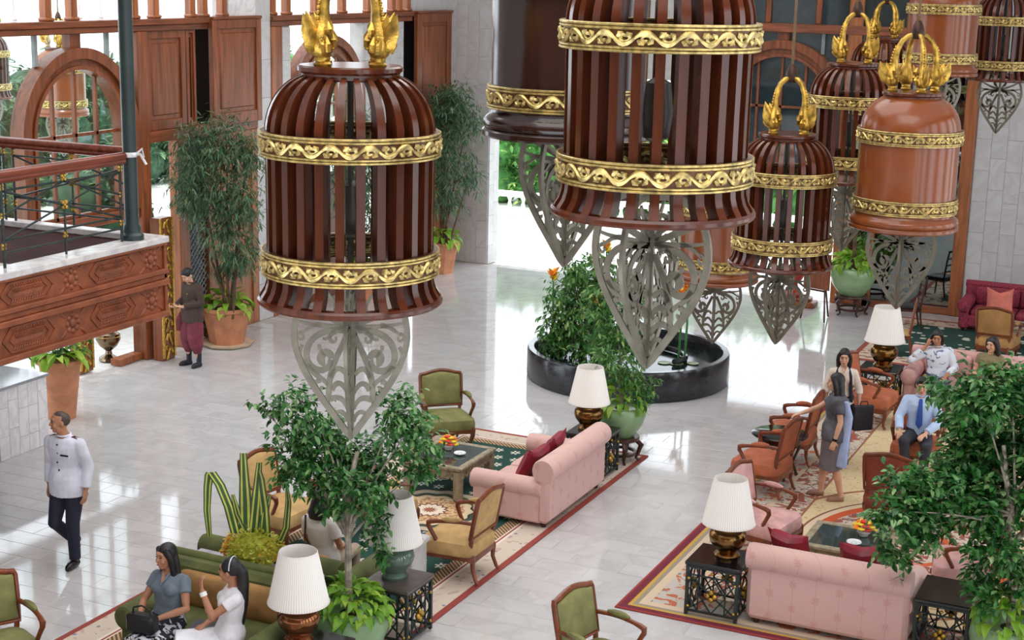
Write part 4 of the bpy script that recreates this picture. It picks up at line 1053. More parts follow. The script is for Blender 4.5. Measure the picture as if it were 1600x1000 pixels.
fauteuil('open_armchair', 'rose pink open armchair right of the coffee table, partly behind leaves', (-2.12, 16.35, Z), R(-82), m_pinkc, m_frame2, 'carved open armchairs', 1.05)
fauteuil('open_armchair', 'orange open armchair in front of the round black table, nearest the lamp', (-5.08, 18.78, Z), R(-96), m_orange, m_frame2, 'carved open armchairs', 1.05)
fauteuil('open_armchair', 'orange open armchair beyond the round black table beside the standing women', (-5.12, 20.28, Z), R(-90), m_orange, m_frame2, 'carved open armchairs', 1.05)
fauteuil('open_armchair', 'orange open armchair beside the far lamp table, turned right', (-4.55, 22.72, Z), R(85), m_orange, m_frame2, 'carved open armchairs', 1.05)
fauteuil('open_armchair', 'red upholstered armchair seen from behind, in front of the man in blue', (-3.28, 18.25, Z), R(176), plain('brick_red_fabric', (134, 60, 44), .75, 0, .1, 6, bump=.2, bs=220), m_frame2, 'carved open armchairs', 1.05)
rt = thing('round_table', 'round black side table with white dish between two orange armchairs', 'side table', (-5.08, 19.5, Z))
MB().lathe([(.0, .58), (.36, .58), (.38, .59), (.38, .605), (.36, .615), (.0, .615)], 36).build('table_top', m_black, rt)
for k in range(4):
    a = k * PI / 2 + .6; MB().tube([(.26 * math.cos(a), .26 * math.sin(a), .58), (.29 * math.cos(a), .29 * math.sin(a), .42), (.2 * math.cos(a), .2 * math.sin(a), .2), (.27 * math.cos(a), .27 * math.sin(a), 0.01)], [.03, .025, .018, .022], 8).build('leg', m_framed, rt)
MB().lathe([(.22, .48), (.29, .49), (.29, .58), (.22, .58)], 28, cap=False).build('apron', m_framed, rt)
dish('white ashtray on the round black table', (-5.0, 19.52, .632), .075)
# ---- far right
sofa('rolled_sofa', 'pink sofa at the far right where a man and a woman sit', (-3.36, 24.28, Z), R(0), 1.92, .95, m_pinkc, None, .10, .74, .50, 2)
fret_table('black fretwork side table under the lamp at the far right', (-4.66, 23.85, Z), 0, .62, .62, .60)
lamp('white pleated lamp on brass base at the far right beside the seated man', (-4.64, 23.9, .617), None, 1.12)
sofa('burgundy_sofa', 'burgundy sofa against the marble back wall with salmon pillows', (-3.40, 30.30, Z), R(0), 2.1, .95, m_burg, None, .07, .80, .50, 2)
pillow('salmon pillow on the burgundy sofa, left of the other', (-3.72, 30.05, .66), (R(68), 0, R(10)), m_salm, .5, 'salmon pillows on the burgundy sofa')
pillow('salmon pillow on the burgundy sofa, cut by the right edge', (-2.95, 30.05, .66), (R(68), 0, R(-6)), m_salm, .5, 'salmon pillows on the burgundy sofa')
fauteuil('open_armchair', 'tan armchair seen from behind in front of the burgundy sofa', (-3.42, 27.7, .015), R(176), m_tan2, m_frame2, 'carved open armchairs', 1.05)
coffee_table('limed low table in front of the burgundy sofa at the right edge', (-2.95, 28.9, .015), .95, .6, .46, m_carvt)
def side_chair(label, loc, rz, mat, seatm):
    t = thing('dining_chair', label, 'chair', loc, rz, 'slender side chairs by the mirror')
    b = MB(); pad(b, rrect(.46, .44, .05, 3), .42, .46, .03); b.build('seat', seatm, t)
    for sx in (-1, 1):
        MB().tube([(sx * .2, -.19, .42), (sx * .205, -.2, .2), (sx * .2, -.21, .01)], [.024, .02, .016], 8).build('leg', mat, t)
        MB().tube([(sx * .2, .26, .01), (sx * .2, .21, .25), (sx * .2, .2, .45), (sx * .2, .24, .8), (sx * .195, .28, 1.05)], [.016, .02, .022, .02, .016], 8).build('leg', mat, t)
    for z, y in ((1.02, .275), (.86, .25), (.72, .232), (.58, .215)):
        MB().bar((-.2, y, z), (.2, y, z), .02, .05 if z > 1 else .035, bev=.006).build('back_rail', mat, t)
    MB().box(-.21, .21, -.2, .21, .36, .42, bev=.01).build('seat_frame', mat, t)
    return t
side_chair('dark dining chair standing before the tall mirror on the back wall', (-5.35, 29.6, Z), R(-70), m_framed, plain('black_leather', (30, 26, 28), .4))
side_chair('red mahogany chair behind the far lamp, in front of the tall mirror', (-5.05, 27.2, .015), R(-80), m_frame2, m_tan)
# ---- marble reception desk
dk = thing('marble_desk', 'white marble reception desk at the left edge below the balcony', 'desk', (0, 0, 0))
MB().box(-15.9, -14.55, 14.98, 15.92, 0, .98).build('desk_core', m_desk, dk)
slabs(dk, (-14.55, 0, 0), (0, 1, 0), (1, 0, 0), 14.98, 15.92, 0.0, .98, .19, .40, .02, mat=m_desk)
slabs(dk, (0, 14.98, 0), (1, 0, 0), (0, -1, 0), -15.9, -14.55, 0.0, .98, .22, .40, .02, mat=m_desk)
MB().box(-15.95, -14.5, 14.93, 15.95, .98, 1.02, bev=.006).build('desk_top', plain('grey_polished_top', (150, 150, 156), .08, 0, .08, 3), dk)
tr = thing('round_tray', 'round silver tray on the marble desk at the left edge', 'tray', (-15.0, 15.25, 1.021))
MB().lathe([(.0, 0), (.15, 0), (.17, .015), (.16, .02), (0, .012)], 28).build('tray_body', plain('silver', (200, 200, 206), .2, 1.0), tr)
MB().lathe([(.165, .015), (.175, .02), (.165, .025)], 28, cap=False).build('tray_rim', plain('silver_rim', (220, 220, 226), .2, 1.0), tr)
# ---- easel by the back opening
ez = thing('display_easel', 'dark slender display easel standing at the back opening', 'easel', (-7.1, 29.4, 0), R(-20))
for a, b_ in (((-.28, -.1, .01), (-.06, .1, 1.5)), ((.28, -.1, .01), (.06, .1, 1.5)), ((0, .45, .01), (0, .1, 1.45))): MB().tube([a, b_], .018, 8).build('leg', m_framed, ez)
MB().bar((-.24, -.06, .62), (.24, -.06, .62), .05, .03).build('ledge', m_framed, ez)
MB().box(-.3, .3, -.04, -.02, .64, 1.35).build('board', m_teak, ez)
# red stand with a lantern beside it
rs = thing('red_timber_stand', 'red timber stand with stepped foot beside the display easel', 'stand', (-7.9, 30.6, 0))
MB().box(-.5, .5, -.2, .2, 0, .12, bev=.02).box(-.4, .4, -.16, .16, .12, .2, bev=.02).build('foot', m_teak, rs)
MB().lathe([(.0, .2), (.22, .2), (.24, .26), (.12, .34), (.10, .46), (.20, .56), (.24, .66), (.18, .78), (.06, .86), (.03, 1.0)], 18).build('finial', plain('red_lacquer', (176, 56, 40), .3), rs)
# ------------------------------------------------------------------ foliage
def leaf_mat(name, dark, mid, light, rough=.35, trans=.25):
    g = G(name); at = g.n('ShaderNodeAttribute'); at.attribute_name = 'tone'
    r = g.ma('FRACT', g.ma('ADD', at.outputs['Fac'], g.ma('MULTIPLY', g.rnd(), .999)))
    col = g.mix(g.ramp(r, 0, .6), lin(dark), lin(mid)); col = g.mix(g.ramp(r, .7, 1.0), col, lin(light))
    g.b.inputs['Transmission Weight'].default_value = 0; m = g.done(col, rough)
    tr = g.n('ShaderNodeBsdfTranslucent'); g.t.links.new(col, tr.inputs[0]); mx = g.n('ShaderNodeMixShader'); mx.inputs[0].default_value = trans
    g.t.links.new(g.b.outputs[0], mx.inputs[1]); g.t.links.new(tr.outputs[0], mx.inputs[2]); g.t.links.new(mx.outputs[0], g.t.nodes['Material Output'].inputs[0])
    return m
m_leaf = leaf_mat('fig_leaf', (30, 80, 40), (70, 132, 62), (156, 190, 130), .26)
m_leaf2 = leaf_mat('bamboo_leaf', (52, 88, 64), (88, 124, 88), (140, 162, 116))
m_leaf3 = leaf_mat('pool_leaf', (44, 96, 44), (84, 138, 66), (148, 178, 96))
m_lime = leaf_mat('lime_leaf', (92, 146, 40), (144, 190, 58), (198, 222, 96), .4, .3)
m_hedge = leaf_mat('garden_leaf', (54, 112, 52), (104, 160, 80), (176, 206, 116), .6, .35)
m_bark = plain('grey_bark', (150, 140, 126), .8, 0, .25, 12, bump=.4, bs=40)
m_bark2 = plain('brown_bark', (92, 70, 52), .8, 0, .25, 12, bump=.4, bs=40)
rng = random.Random(11)
def leaf_at(mb, p, d, up, L, W, fold=.15, curl=.12):
    """folded leaf of two quads and two tips, growing from p along d"""
    d = d.normalized(); s = d.cross(up)
    if s.length < 1e-3: s = d.cross(Vector((1, 0, 0)))
    s.normalize(); n = s.cross(d)
    k = len(mb.v)
    a = p + d * L * .35; b = p + d * L * .7 - n * L * curl * .5; t = p + d * L - n * L * curl
    mb.v += [tuple(p), tuple(a + s * W / 2 + n * W * fold), tuple(a), tuple(a - s * W / 2 + n * W * fold), tuple(b + s * W * .38 + n * W * fold * .6), tuple(b), tuple(b - s * W * .38 + n * W * fold * .6), tuple(t)]
    fs = [(k, k + 2, k + 1), (k, k + 3, k + 2), (k + 1, k + 2, k + 5, k + 4), (k + 2, k + 3, k + 6, k + 5), (k + 4, k + 5, k + 7), (k + 5, k + 6, k + 7)]
    mb.f += fs; mb.mi += [0] * 6
def foliage(parent, clusters, dens, L, W, mat, droop=.4, org=None, xmin=None, name='foliage', vol=True):
    mb = MB(); tone = []; org = Vector(org or (0, 0, 0))
    for (cx, cy, cz, r) in clusters:
        n = int(dens * r ** 2 / .06)
        # leaves sit in small sprays on twigs
        while n > 0:
            v = Vector((rng.gauss(0, 1), rng.gauss(0, 1), rng.gauss(0, 1))).normalized() * r * (rng.random() ** .5)
            c = Vector((cx, cy, cz)) + v * 1.1; k = rng.randint(4, 8); n -= k
            td = (v.normalized() * .6 + Vector((rng.gauss(0, .5), rng.gauss(0, .5), rng.gauss(-.1, .4)))).normalized()
            for i in range(k):
                p = c + td * L * (i * .28 - .6)
                d = td * .5 + Vector((rng.gauss(0, .75), rng.gauss(0, .75), rng.gauss(-droop, .35)))
                sz = rng.uniform(.7, 1.15)
                if xmin is not None and p.x < xmin + L: p.x = xmin + L
                m0 = len(mb.f); leaf_at(mb, p - org, d, Vector((rng.gauss(0, .3), rng.gauss(0, .3), 1)), L * sz, W * sz); tone += [rng.random()] * (len(mb.f) - m0)
    o = mb.build(name, mat, parent, 0); o['kind'] = 'stuff'
    a = o.data.attributes.new('tone', 'FLOAT', 'FACE'); a.data.foreach_set('value', tone)
    return o
def wood_tubes(parent, paths, mat, org=(0, 0, 0), name='branch'):
    for pts, r0, r1 in paths:
        n = len(pts); MB().tube([Vector(p) - Vector(org) for p in pts], [r0 + (r1 - r0) * i / (n - 1) for i in range(n)], 8).build(name, mat, parent)
def curve_to(a, b, sag=.1):
    a = Vector(a); b = Vector(b); out = []
    for i in range(7):
        t = i / 6; p = a.lerp(b, t); p.z += sag * math.sin(PI * t) * (b - a).length; out.append(tuple(p))
    return out
def big_leaf_mesh(L, W, n=5):
    mb = MB(); rows = []
    for i in range(n + 1):
        t = i / n; w_ = W * math.sin(PI * min(1, t ** .7)) ** .8 if 0 < t < 1 else 0.002
        z = L * .18 * math.sin(t * PI * .9) - L * .25 * t * t
        for s in (-1, 0, 1): mb.v.append((s * w_ / 2, -t * L, z + (abs(s) * w_ * .22)))
    for i in range(n):
        for j in range(2): mb.f.append((3 * i + j, 3 * i + j + 1, 3 * i + j + 4, 3 * i + j + 3)); mb.mi.append(0)
    return mb.mesh('leaf', m_lime, 60)
lime_me = big_leaf_mesh(.16, .085)
def undergrowth(t, n, r, z, s=1.0, hang=.3):
    for i in range(n):
        a = i * 2.39996; q = r * math.sqrt((i + .5) / n)
        o = put('leaf', lime_me, t, (q * .85 * math.cos(a), q * .85 * math.sin(a), z + .20 * (1 - (q / r) ** 2) + rng.uniform(-.03, .08)))
        o.rotation_euler = (rng.uniform(-.5, .6) + (hang if q > .7 * r else -.3), rng.uniform(-.4, .4), a + PI / 2 + rng.uniform(-.6, .6)); k = s * rng.uniform(.75, 1.25); o.scale = (k, k, k)
def round_pot(t, r, h, mat, z=0.0, lip=True):
    MB().lathe([(.0, 0), (r * .52, 0), (r * .56, .02), (r * .86, h * .35), (r, h * .68), (r * .97, h * .88), (r * .9, h * .96), (r * .94, h), (r * .86, h), (r * .84, h * .9), (0, h * .88)], 36, (0, 0, z)).build('pot', mat, t)
    MB().lathe([(.0, h * .885), (r * .845, h * .89)], 24, (0, 0, z), cap=False).build('soil', m_soil, t)
def carved_stand(t, r, h):
    MB().lathe([(.0, h - .05), (r, h - .05), (r * 1.03, h - .025), (r, h), (.0, h)], 28).build('stand_top', m_framed, t)
    for k in range(5):
        a = 2 * PI * k / 5 + .3; c, s_ = math.cos(a), math.sin(a)
        MB().tube([(r * .8 * c, r * .8 * s_, h - .05), (r * 1.12 * c, r * 1.12 * s_, h * .65), (r * .95 * c, r * .95 * s_, h * .3), (r * .85 * c, r * .85 * s_, .05), (r * 1.05 * c, r * 1.05 * s_, .012)], [.035, .04, .028, .02, .022], 8).build('stand_leg', m_framed, t)
    MB().lathe([(r * .75, .10), (r * .9, .10), (r * .9, .14), (r * .75, .14), (r * .75, .10)], 24, cap=False).build('stand_ring', m_framed, t)

# ---- leafy fig tree in the celadon pot, front left
T1 = (-7.26, 12.0, 0.015)
NEAR = [(-7.82, 12.01, 2.54, 0.18), (-8.34, 12.13, 2.37, 0.09), (-8.17, 12.16, 2.36, 0.12), (-7.69, 12.09, 2.35, 0.22), (-7.95, 12.04, 2.1, 0.25), (-7.77, 12.04, 1.86, 0.28), (-7.55, 12.27, 1.9, 0.28), (-7.31, 12.47, 1.95, 0.22), (-6.96, 12.37, 2.48, 0.24), (-6.82, 12.36, 2.3, 0.27), (-6.87, 12.72, 2.04, 0.22), (-7.14, 12.31, 1.79, 0.22), (-6.88, 12.61, 1.80, 0.15), (-7.18, 12.02, 1.71, 0.22), (-7.10, 12.26, 1.46, 0.13), (-7.16, 12.25, 1.17, 0.11), (-7.45, 11.99, 1.55, 0.12), (-7.08, 12.30, 1.0, 0.09), (-7.45, 12.1, 1.75, .22), (-7.6, 12.2, 2.15, .2), (-8.0, 12.1, 1.85, .18)]
t = thing('potted_fig_tree', 'leafy indoor tree in a celadon pot beside the two seated women', 'potted tree', T1)
round_pot(t, .38, .52, m_celadon); trk = [(-7.28, 12.02, .4), (-7.30, 12.03, .8), (-7.32, 12.06, 1.3), (-7.33, 12.1, 1.75), (-7.3, 12.2, 2.05)]
wood_tubes(t, [(trk, .042, .022)], m_bark, T1, 'trunk')
wood_tubes(t, [(curve_to((-7.31, 12.05, 1.2 + .1 * (i % 4)), c[:3], .05), .016, .004) for i, c in enumerate(NEAR) if c[2] > 1.6], m_bark, T1)
foliage(t, NEAR, 380, .088, .040, m_leaf, .4, T1); undergrowth(t, 170, .40, .50, .85, .6)
# ---- right tree
T2 = (-1.42, 14.72, 0.015)
RIGHT = [(-2.42, 15.0, 2.72, 0.09), (-2.05, 15.0, 2.5, 0.24), (-1.9, 14.49, 2.8, 0.3), (-1.63, 14.65, 2.86, 0.27), (-2.0, 14.86, 2.16, 0.27), (-1.9, 14.87, 2.19, 0.34), (-1.62, 14.97, 2.27, 0.31), (-2.43, 14.22, 1.9, 0.25), (-2.18, 14.54, 1.78, 0.31), (-1.89, 14.66, 1.73, 0.31), (-1.61, 14.78, 1.74, 0.28), (-2.55, 13.99, 1.7, 0.18), (-2.29, 14.28, 1.49, 0.22), (-1.6, 14.54, 1.37, 0.24), (-2.57, 14.3, 1.2, 0.13), (-2.48, 14.52, 1.04, 0.08), (-1.72, 14.81, 0.92, 0.17), (-1.41, 14.66, 1.03, 0.18), (-1.68, 14.41, 0.84, 0.13), (-1.2, 14.8, 2.3, .4), (-1.0, 14.8, 1.8, .4), (-1.3, 14.9, 2.8, .35)]
t = thing('potted_fig_tree', 'dense leafy indoor tree with mottled trunk at the right edge', 'potted tree', T2)
round_pot(t, .40, .52, m_celadon)
g_ = G('mottled_bark'); nn = g_.noise(16, detail=4); m_mott = g_.done(g_.mix(g_.ramp(nn, .42, .52), lin((110, 92, 74)), lin((206, 196, 180))), .8)
wood_tubes(t, [([(-1.42, 14.70, .4), (-1.44, 14.66, .8), (-1.47, 14.64, 1.3), (-1.56, 14.66, 1.75), (-1.66, 14.7, 2.3)], .05, .02), ([(-1.47, 14.64, 1.3), (-1.36, 14.66, 1.6), (-1.28, 14.7, 2.1)], .03, .015)], m_mott, T2, 'trunk')
wood_tubes(t, [(curve_to((-1.5, 14.65, 1.4 + .12 * (i % 5)), c[:3], .04), .014, .004) for i, c in enumerate(RIGHT) if c[2] > 1.35], m_bark, T2)
foliage(t, RIGHT, 560, .098, .048, m_leaf, .25, T2); undergrowth(t, 110, .42, .52, .95, .7)
# ---- tree behind the pink sofa
T3 = (-7.22, 19.12, 0.015)
TC = [(-7.49, 19.31, 1.8, 0.34), (-7.69, 19.3, 2.1, 0.28), (-7.21, 19.14, 1.33, 0.3), (-6.97, 19.06, 1.0, 0.17), (-7.38, 18.9, 1.51, 0.24), (-7.21, 19.33, 1.69, 0.26), (-7.47, 19.3, 2.38, 0.22), (-6.96, 19.3, 1.08, 0.17)]
t = thing('potted_vine_tree', 'trailing green plant in a celadon pot on a carved stand behind the pink sofa', 'potted tree', T3)
carved_stand(t, .26, .36); round_pot(t, .34, .44, m_celadon, .36)
wood_tubes(t, [([(-7.22, 19.12, .7), (-7.24, 19.12, 1.1), (-7.28, 19.14, 1.5), (-7.36, 19.2, 1.9)], .03, .015)], m_bark, T3, 'trunk')
foliage(t, TC, 260, .11, .036, m_leaf3, .7, T3); undergrowth(t, 50, .34, .80, 1.1, .8)
# ---- bamboo in terracotta
T4 = (-15.82, 21.95, 0.0)
B1 = [(-15.66, 21.05, 3.49, 0.50), (-15.28, 21.46, 3.62, 0.52), (-14.95, 21.60, 3.40, 0.34), (-15.75, 20.95, 2.85, 0.42), (-15.35, 21.25, 2.75, 0.55), (-14.92, 21.35, 2.60, 0.38), (-15.12, 21.25, 2.10, 0.42), (-15.02, 21.5, 1.65, 0.30), (-15.4, 21.6, 1.50, 0.25)]
B1 = [(x - .28, y + .22, z, r) for x, y, z, r in B1]
t = thing('potted_bamboo', 'tall bamboo in an octagonal terracotta pot beside the man in the dark tunic', 'potted plant', T4)
MB().lathe([(.0, 0), (.30, 0), (.42, .62), (.45, .64), (.45, .70), (.40, .70), (.38, .62), (0, .60)], 8).build('pot', m_terra, t, 30); MB().lathe([(.0, .01), (.46, .01), (.49, .05), (.44, .05), (.0, .03)], 8).build('saucer', plain('pale_saucer', (196, 176, 150), .6), t, 30)
MB().lathe([(.0, .615), (.385, .625)], 8, cap=False).build('soil', m_soil, t)
wood_tubes(t, [(curve_to((-15.82 + .06 * i, 21.95 - .05 * i, .55), (B1[i][0], B1[i][1], B1[i][2]), .02), .028, .01) for i in range(6)], m_bark2, T4, 'cane')
foliage(t, B1, 300, .17, .022, m_leaf2, .55, T4, xmin=-16.3); undergrowth(t, 56, .42, .68, 1.35, .6)
# ---- second bamboo
T5 = (-15.75, 29.9, 0)
B2 = [(-15.64, 29.98, 3.63, 0.52), (-15.19, 30.04, 3.37, 0.42), (-15.79, 29.87, 3.2, 0.52), (-15.49, 29.73, 2.54, 0.55), (-15.0, 29.82, 2.22, 0.28), (-15.73, 29.6, 1.83, 0.42), (-15.6, 29.96, 1.59, 0.34), (-15.86, 30.1, 3.73, 0.40), (-15.63, 30.41, 3.88, 0.3)]
t = thing('potted_bamboo', 'tall bamboo in the far corner behind the left slatted lantern', 'potted plant', T5)
MB().lathe([(.0, 0), (.30, 0), (.42, .62), (.45, .64), (.45, .70), (.40, .70), (.38, .62), (0, .60)], 8).build('pot', m_terra, t, 30)
wood_tubes(t, [(curve_to((-15.75 + .05 * i, 29.9, .55), B2[i][:3], .02), .028, .01) for i in range(5)], m_bark2, T5, 'cane')
foliage(t, B2, 190, .20, .03, m_leaf2, .5, T5, xmin=-16.2); undergrowth(t, 40, .42, .68, 1.6, .5)
# ---- plant on the stand by the mirror, tall planter by the desk
T6 = (-6.62, 30.35, 0)
t = thing('potted_plant', 'lime leaved plant in a celadon pot on a dark carved stand by the mirror', 'potted plant', T6)
carved_stand(t, .32, .40); round_pot(t, .46, .58, m_celadon, .40); undergrowth(t, 70, .44, .98, 1.5, .8)
wood_tubes(t, [([(-6.62, 30.35, .9), (-6.63, 30.36, 1.5), (-6.6, 30.4, 2.4)], .05, .03)], m_bark2, T6, 'trunk')
foliage(t, [(-6.62, 30.35, 2.2, .45), (-6.4, 30.3, 1.7, .3), (-6.3, 30.5, 2.6, .45)], 36, .16, .05, m_leaf, .4, T6)
T7 = (-15.25, 17.0, 0)
t = thing('tall_planter', 'bushy green plant in a tall terracotta planter behind the marble desk', 'potted plant', T7)
MB().lathe([(.0, 0), (.20, 0), (.30, .82), (.33, .84), (.33, .90), (.28, .90), (.26, .82), (0, .8)], 20).build('pot', m_terra, t)
undergrowth(t, 60, .36, .92, 1.4, .5)
foliage(t, [(-15.25, 17.0, 1.05, .26), (-15.1, 17.1, 1.1, .22), (-15.35, 16.8, 1.12, .2)], 50, .16, .055, m_leaf3, .3, T7)
# ---- round black pool with plants
PC = (-8.78, 23.46, 0)
t = thing('round_pool', 'round black stone pool basin planted with greenery in the middle of the hall', 'pool', PC)
m_bstone = plain('black_granite', (40, 42, 46), .15, 0, .2, 30, spec=.5)
MB().lathe([(1.60, 0), (1.66, 0), (1.69, .04), (1.69, .46), (1.67, .50), (1.58, .50), (1.56, .47), (1.56, .2), (1.60, 0)], 72, cap=False).build('basin_wall', m_bstone, t)
MB().lathe([(.0, .30), (1.565, .30)], 72, cap=False).build('water', plain('dark_water', (20, 30, 28), .12, 0, .1, spec=.2), t)
MB().lathe([(.0, .02), (1.60, .02)], 48, cap=False).build('basin_floor', m_bstone, t)
# inner stone ledge
b = MB(); pts = [(1.0 * math.cos(a) - .1, .7 * math.sin(a) + .25, .36) for a in [i * .25 - .4 for i in range(12)]]; b.tube(pts, .05, 8); b.build('inner_ledge', m_bstone, t)
POOL = [(-9.76, 23.2, 1.23, 0.44), (-9.84, 23.1, 0.82, 0.36), (-9.55, 23.46, 1.42, 0.44), (-9.38, 23.53, 0.88, 0.40), (-9.79, 23.03, 0.45, 0.24), (-10.05, 23.06, 0.52, 0.20), (-9.54, 22.9, 1.8, 0.24), (-9.35, 23.05, 0.6, 0.30), (-9.43, 23.72, 1.72, 0.36), (-8.9, 23.9, 1.3, .35)]
P8 = (-9.55, 23.3, .302)
t = thing('pool_shrub', 'bushy green shrub with trailing leaves growing in the round pool', 'shrub', P8)
wood_tubes(t, [(curve_to((-9.55, 23.3, .30), c[:3], .05), .02, .006) for c in POOL], m_bark2, P8, 'stem')
foliage(t, POOL, 280, .12, .040, m_leaf3, .6, P8)
def heliconia(label, loc, h):
    t = thing('heliconia', label, 'flower', loc, 0, 'orange flowers in the pool')
    MB().tube([(0, 0, 0), (.02, 0, h * .5), (0, 0, h)], [.022, .02, .014], 8).build('stalk', plain('green_stalk', (70, 132, 74), .5), t)
    for k in range(9):
        a = k * 2.4; z = h - .12 + .03 * k * .6
        MB().tube([(0, 0, z), (.05 * math.cos(a), .05 * math.sin(a), z + .04), (.10 * math.cos(a), .10 * math.sin(a), z + .09)], [.02, .03, .004], 6).build('petal', m_fl_or if k % 3 else m_fl_ye, t)
for lab, x, y, z0, h in (('orange flower head at the left of the pool shrub', -9.98, 22.98, .302, 1.42), ('orange flower head at the top of the pool shrub', -9.35, 23.75, .302, 1.85), ('orange flower on a tall green stalk right of the pool shrub', -7.92, 23.85, .302, 1.25),
                         ('orange flower on a green stalk beside the tallest stalk', -8.06, 23.95, .302, 1.12), ('small orange flower low in the pool shrub', -9.28, 23.2, .302, 1.0)): heliconia(lab, (x, y, z0), h)
for i, (x, y, r) in enumerate(((-7.95, 23.55, .12), (-7.72, 23.7, .10), (-8.15, 23.5, .11), (-9.0, 22.75, .1), (-8.9, 22.5, .08))):
    lp = MB().lathe([(.0, .008), (r * .6, .006), (r, .014), (r * .98, .004), (0, .002)], 18).build('lily_pad', plain('lily_pad_green', (122, 140, 96), .4), None, loc=(x, y, .302))
    tag(lp, ('lily pad by the tall flower stalk', 'lily pad near the right rim of the pool', 'lily pad left of the tall flower stalk', 'lily pad near the front rim of the pool', 'smallest lily pad at the front rim of the pool')[i], 'lily pad', 'lily pads in the pool')
# ---- big flower arrangement on the console
T9 = (-8.40, 12.02, .737)
t = thing('flower_arrangement', 'yellow flower arrangement with tall striped leaves on the console between sofas', 'flowers', T9); t.scale = (1.22, 1.22, 1.35)
MB().lathe([(.0, 0), (.12, 0), (.13, .02), (.17, .06), (.16, .10), (.0, .09)], 24).build('bowl', plain('dark_blue_bowl', (44, 54, 84), .2), t)
m_blo = leaf_mat('yellow_green_blossom', (150, 172, 66), (216, 214, 84), (244, 236, 150), .6, .35); m_blo2 = leaf_mat('orange_blossom', (206, 124, 40), (230, 166, 56), (240, 196, 90), .6, .3)
mb = MB(); tone = []
for i in range(900):
    v = Vector((rng.gauss(0, 1), rng.gauss(0, 1), abs(rng.gauss(0, 1)) * .8)).normalized(); p = Vector((v.x * .26, v.y * .20, .10 + v.z * .19)) * rng.uniform(.85, 1.03)
    m0 = len(mb.f); leaf_at(mb, p, v + Vector((rng.gauss(0, .5), rng.gauss(0, .5), rng.gauss(0, .5))), Vector((0, 0, 1)), .035, .028)
    mb.mi[m0:] = [1 if (v.x < -.55 and v.y < .3 and rng.random() < .6) or (v.x > .6 and rng.random() < .2) else 0] * 6; tone += [rng.random()] * 6
mb.ell((0, 0, .12), (.23, .17, .14), 14, 8); tone += [.1] * (len(mb.f) - len(tone))
o = mb.build('blossom_mass', [m_blo, m_blo2], t, 0); o['kind'] = 'stuff'; a = o.data.attributes.new('tone', 'FLOAT', 'FACE'); a.data.foreach_set('value', tone)
m_sy = plain('leaf_yellow_stripe', (196, 196, 96), .4); m_sg = plain('leaf_green_stripe', (52, 88, 44), .4)
def blade(path, wd, tw):
    mb = MB(); n = len(path); P = [Vector(p) for p in path]; sd = Vector((math.cos(tw), math.sin(tw), 0))
    for i in range(n):
        w_ = 1.5 * wd * (1 - .5 * (i / (n - 1)) ** 3)
        for s, dz in ((-.5, .006), (-.34, .003), (-.16, .001), (.16, .001), (.34, .003), (.5, .006)): mb.v.append(tuple(P[i] + sd * s * w_ + Vector((-sd.y, sd.x, 0)) * dz * 2))
    for i in range(n - 1):
        for j in range(5): mb.f.append((6 * i + j, 6 * i + j + 1, 6 * i + j + 7, 6 * i + j + 6)); mb.mi.append(1 if j in (1, 3) else 0)
    mb.build('striped_leaf', [m_sg, m_sy], t, 60)
CR = (math.cos(YAW), math.sin(YAW))
def cp(u, z, v=0): return (u * CR[0] - v * CR[1], u * CR[1] + v * CR[0], z)
blade([cp(-.14, .25), cp(-.19, .45), cp(-.26, .62), cp(-.33, .72), cp(-.345, .70), cp(-.36, .60), cp(-.37, .42), cp(-.355, .22)], .055, YAW + .3)
blade([cp(-.06, .25), cp(-.06, .5), cp(-.07, .87)], .075, YAW); blade([cp(0, .25), cp(.03, .5), cp(.06, .80)], .06, YAW + .1)
blade([cp(.10, .22), cp(.09, .45), cp(.06, .68), cp(.05, .74)], .06, YAW - .2); blade([cp(.08, .25), cp(.10, .42), cp(.14, .55)], .045, YAW)
blade([cp(.20, .15), cp(.27, .3), cp(.29, .5), cp(.28, .60)], .04, YAW - .1); blade([cp(-.02, .2), cp(-.12, .4), cp(-.16, .55)], .04, YAW + .2)
# ---- garden outside: balustrade, hedge and shrubs
bal = thing('garden_balustrade', 'white stone balustrade in the garden beyond the back opening', 'balustrade', (0, 0, 0))
MB().box(-24, -8, 36.85, 37.15, -.03, .14, bev=.02).build('plinth', m_pave, bal); MB().box(-24, -8, 36.82, 37.18, .72, .84, bev=.02).build('top_rail', m_pave, bal)
bl = MB().lathe([(.08, 0), (.08, .03), (.04, .06), (.065, .16), (.08, .24), (.06, .34), (.035, .46), (.05, .5), (.07, .54), (.07, .58)], 12).mesh('baluster', m_pave, 40)
for i in range(40): put('baluster', bl, bal, (-23.8 + i * .4, 37, .14))
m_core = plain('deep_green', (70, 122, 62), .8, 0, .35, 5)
m_core2 = plain('dull_green', (48, 78, 54), .8, 0, .3, 5)  # darker, duller green for the cores of the left shrubs
def shrub(label, c, blobs, dens, L=.22, W=.09, mat=None, kind='hedge'):
    t = thing(kind, label, kind, c)
    cl = [(c[0] + x, c[1] + y, c[2] + z, r) for x, y, z, r in blobs]
    core = MB()
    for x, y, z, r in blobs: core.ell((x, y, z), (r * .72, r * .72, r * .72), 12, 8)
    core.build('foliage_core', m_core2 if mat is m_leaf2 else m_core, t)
    wood_tubes(t, [([(c[0], c[1], c[2]), (c[0], c[1], c[2] + blobs[0][2] * .5), (c[0] + blobs[0][0], c[1] + blobs[0][1], c[2] + blobs[0][2])], .06, .03)], m_bark2, c, 'stem')
    foliage(t, cl, dens, L, W, mat or m_hedge, .2, c)
shrub('clipped green hedge behind the garden balustrade', (-17.5, 40.5, -.03), [(x * .9, rng.uniform(-.3, .3), z, .85) for x in range(-5, 9) for z in (.6, 1.6, 2.5)], 46)
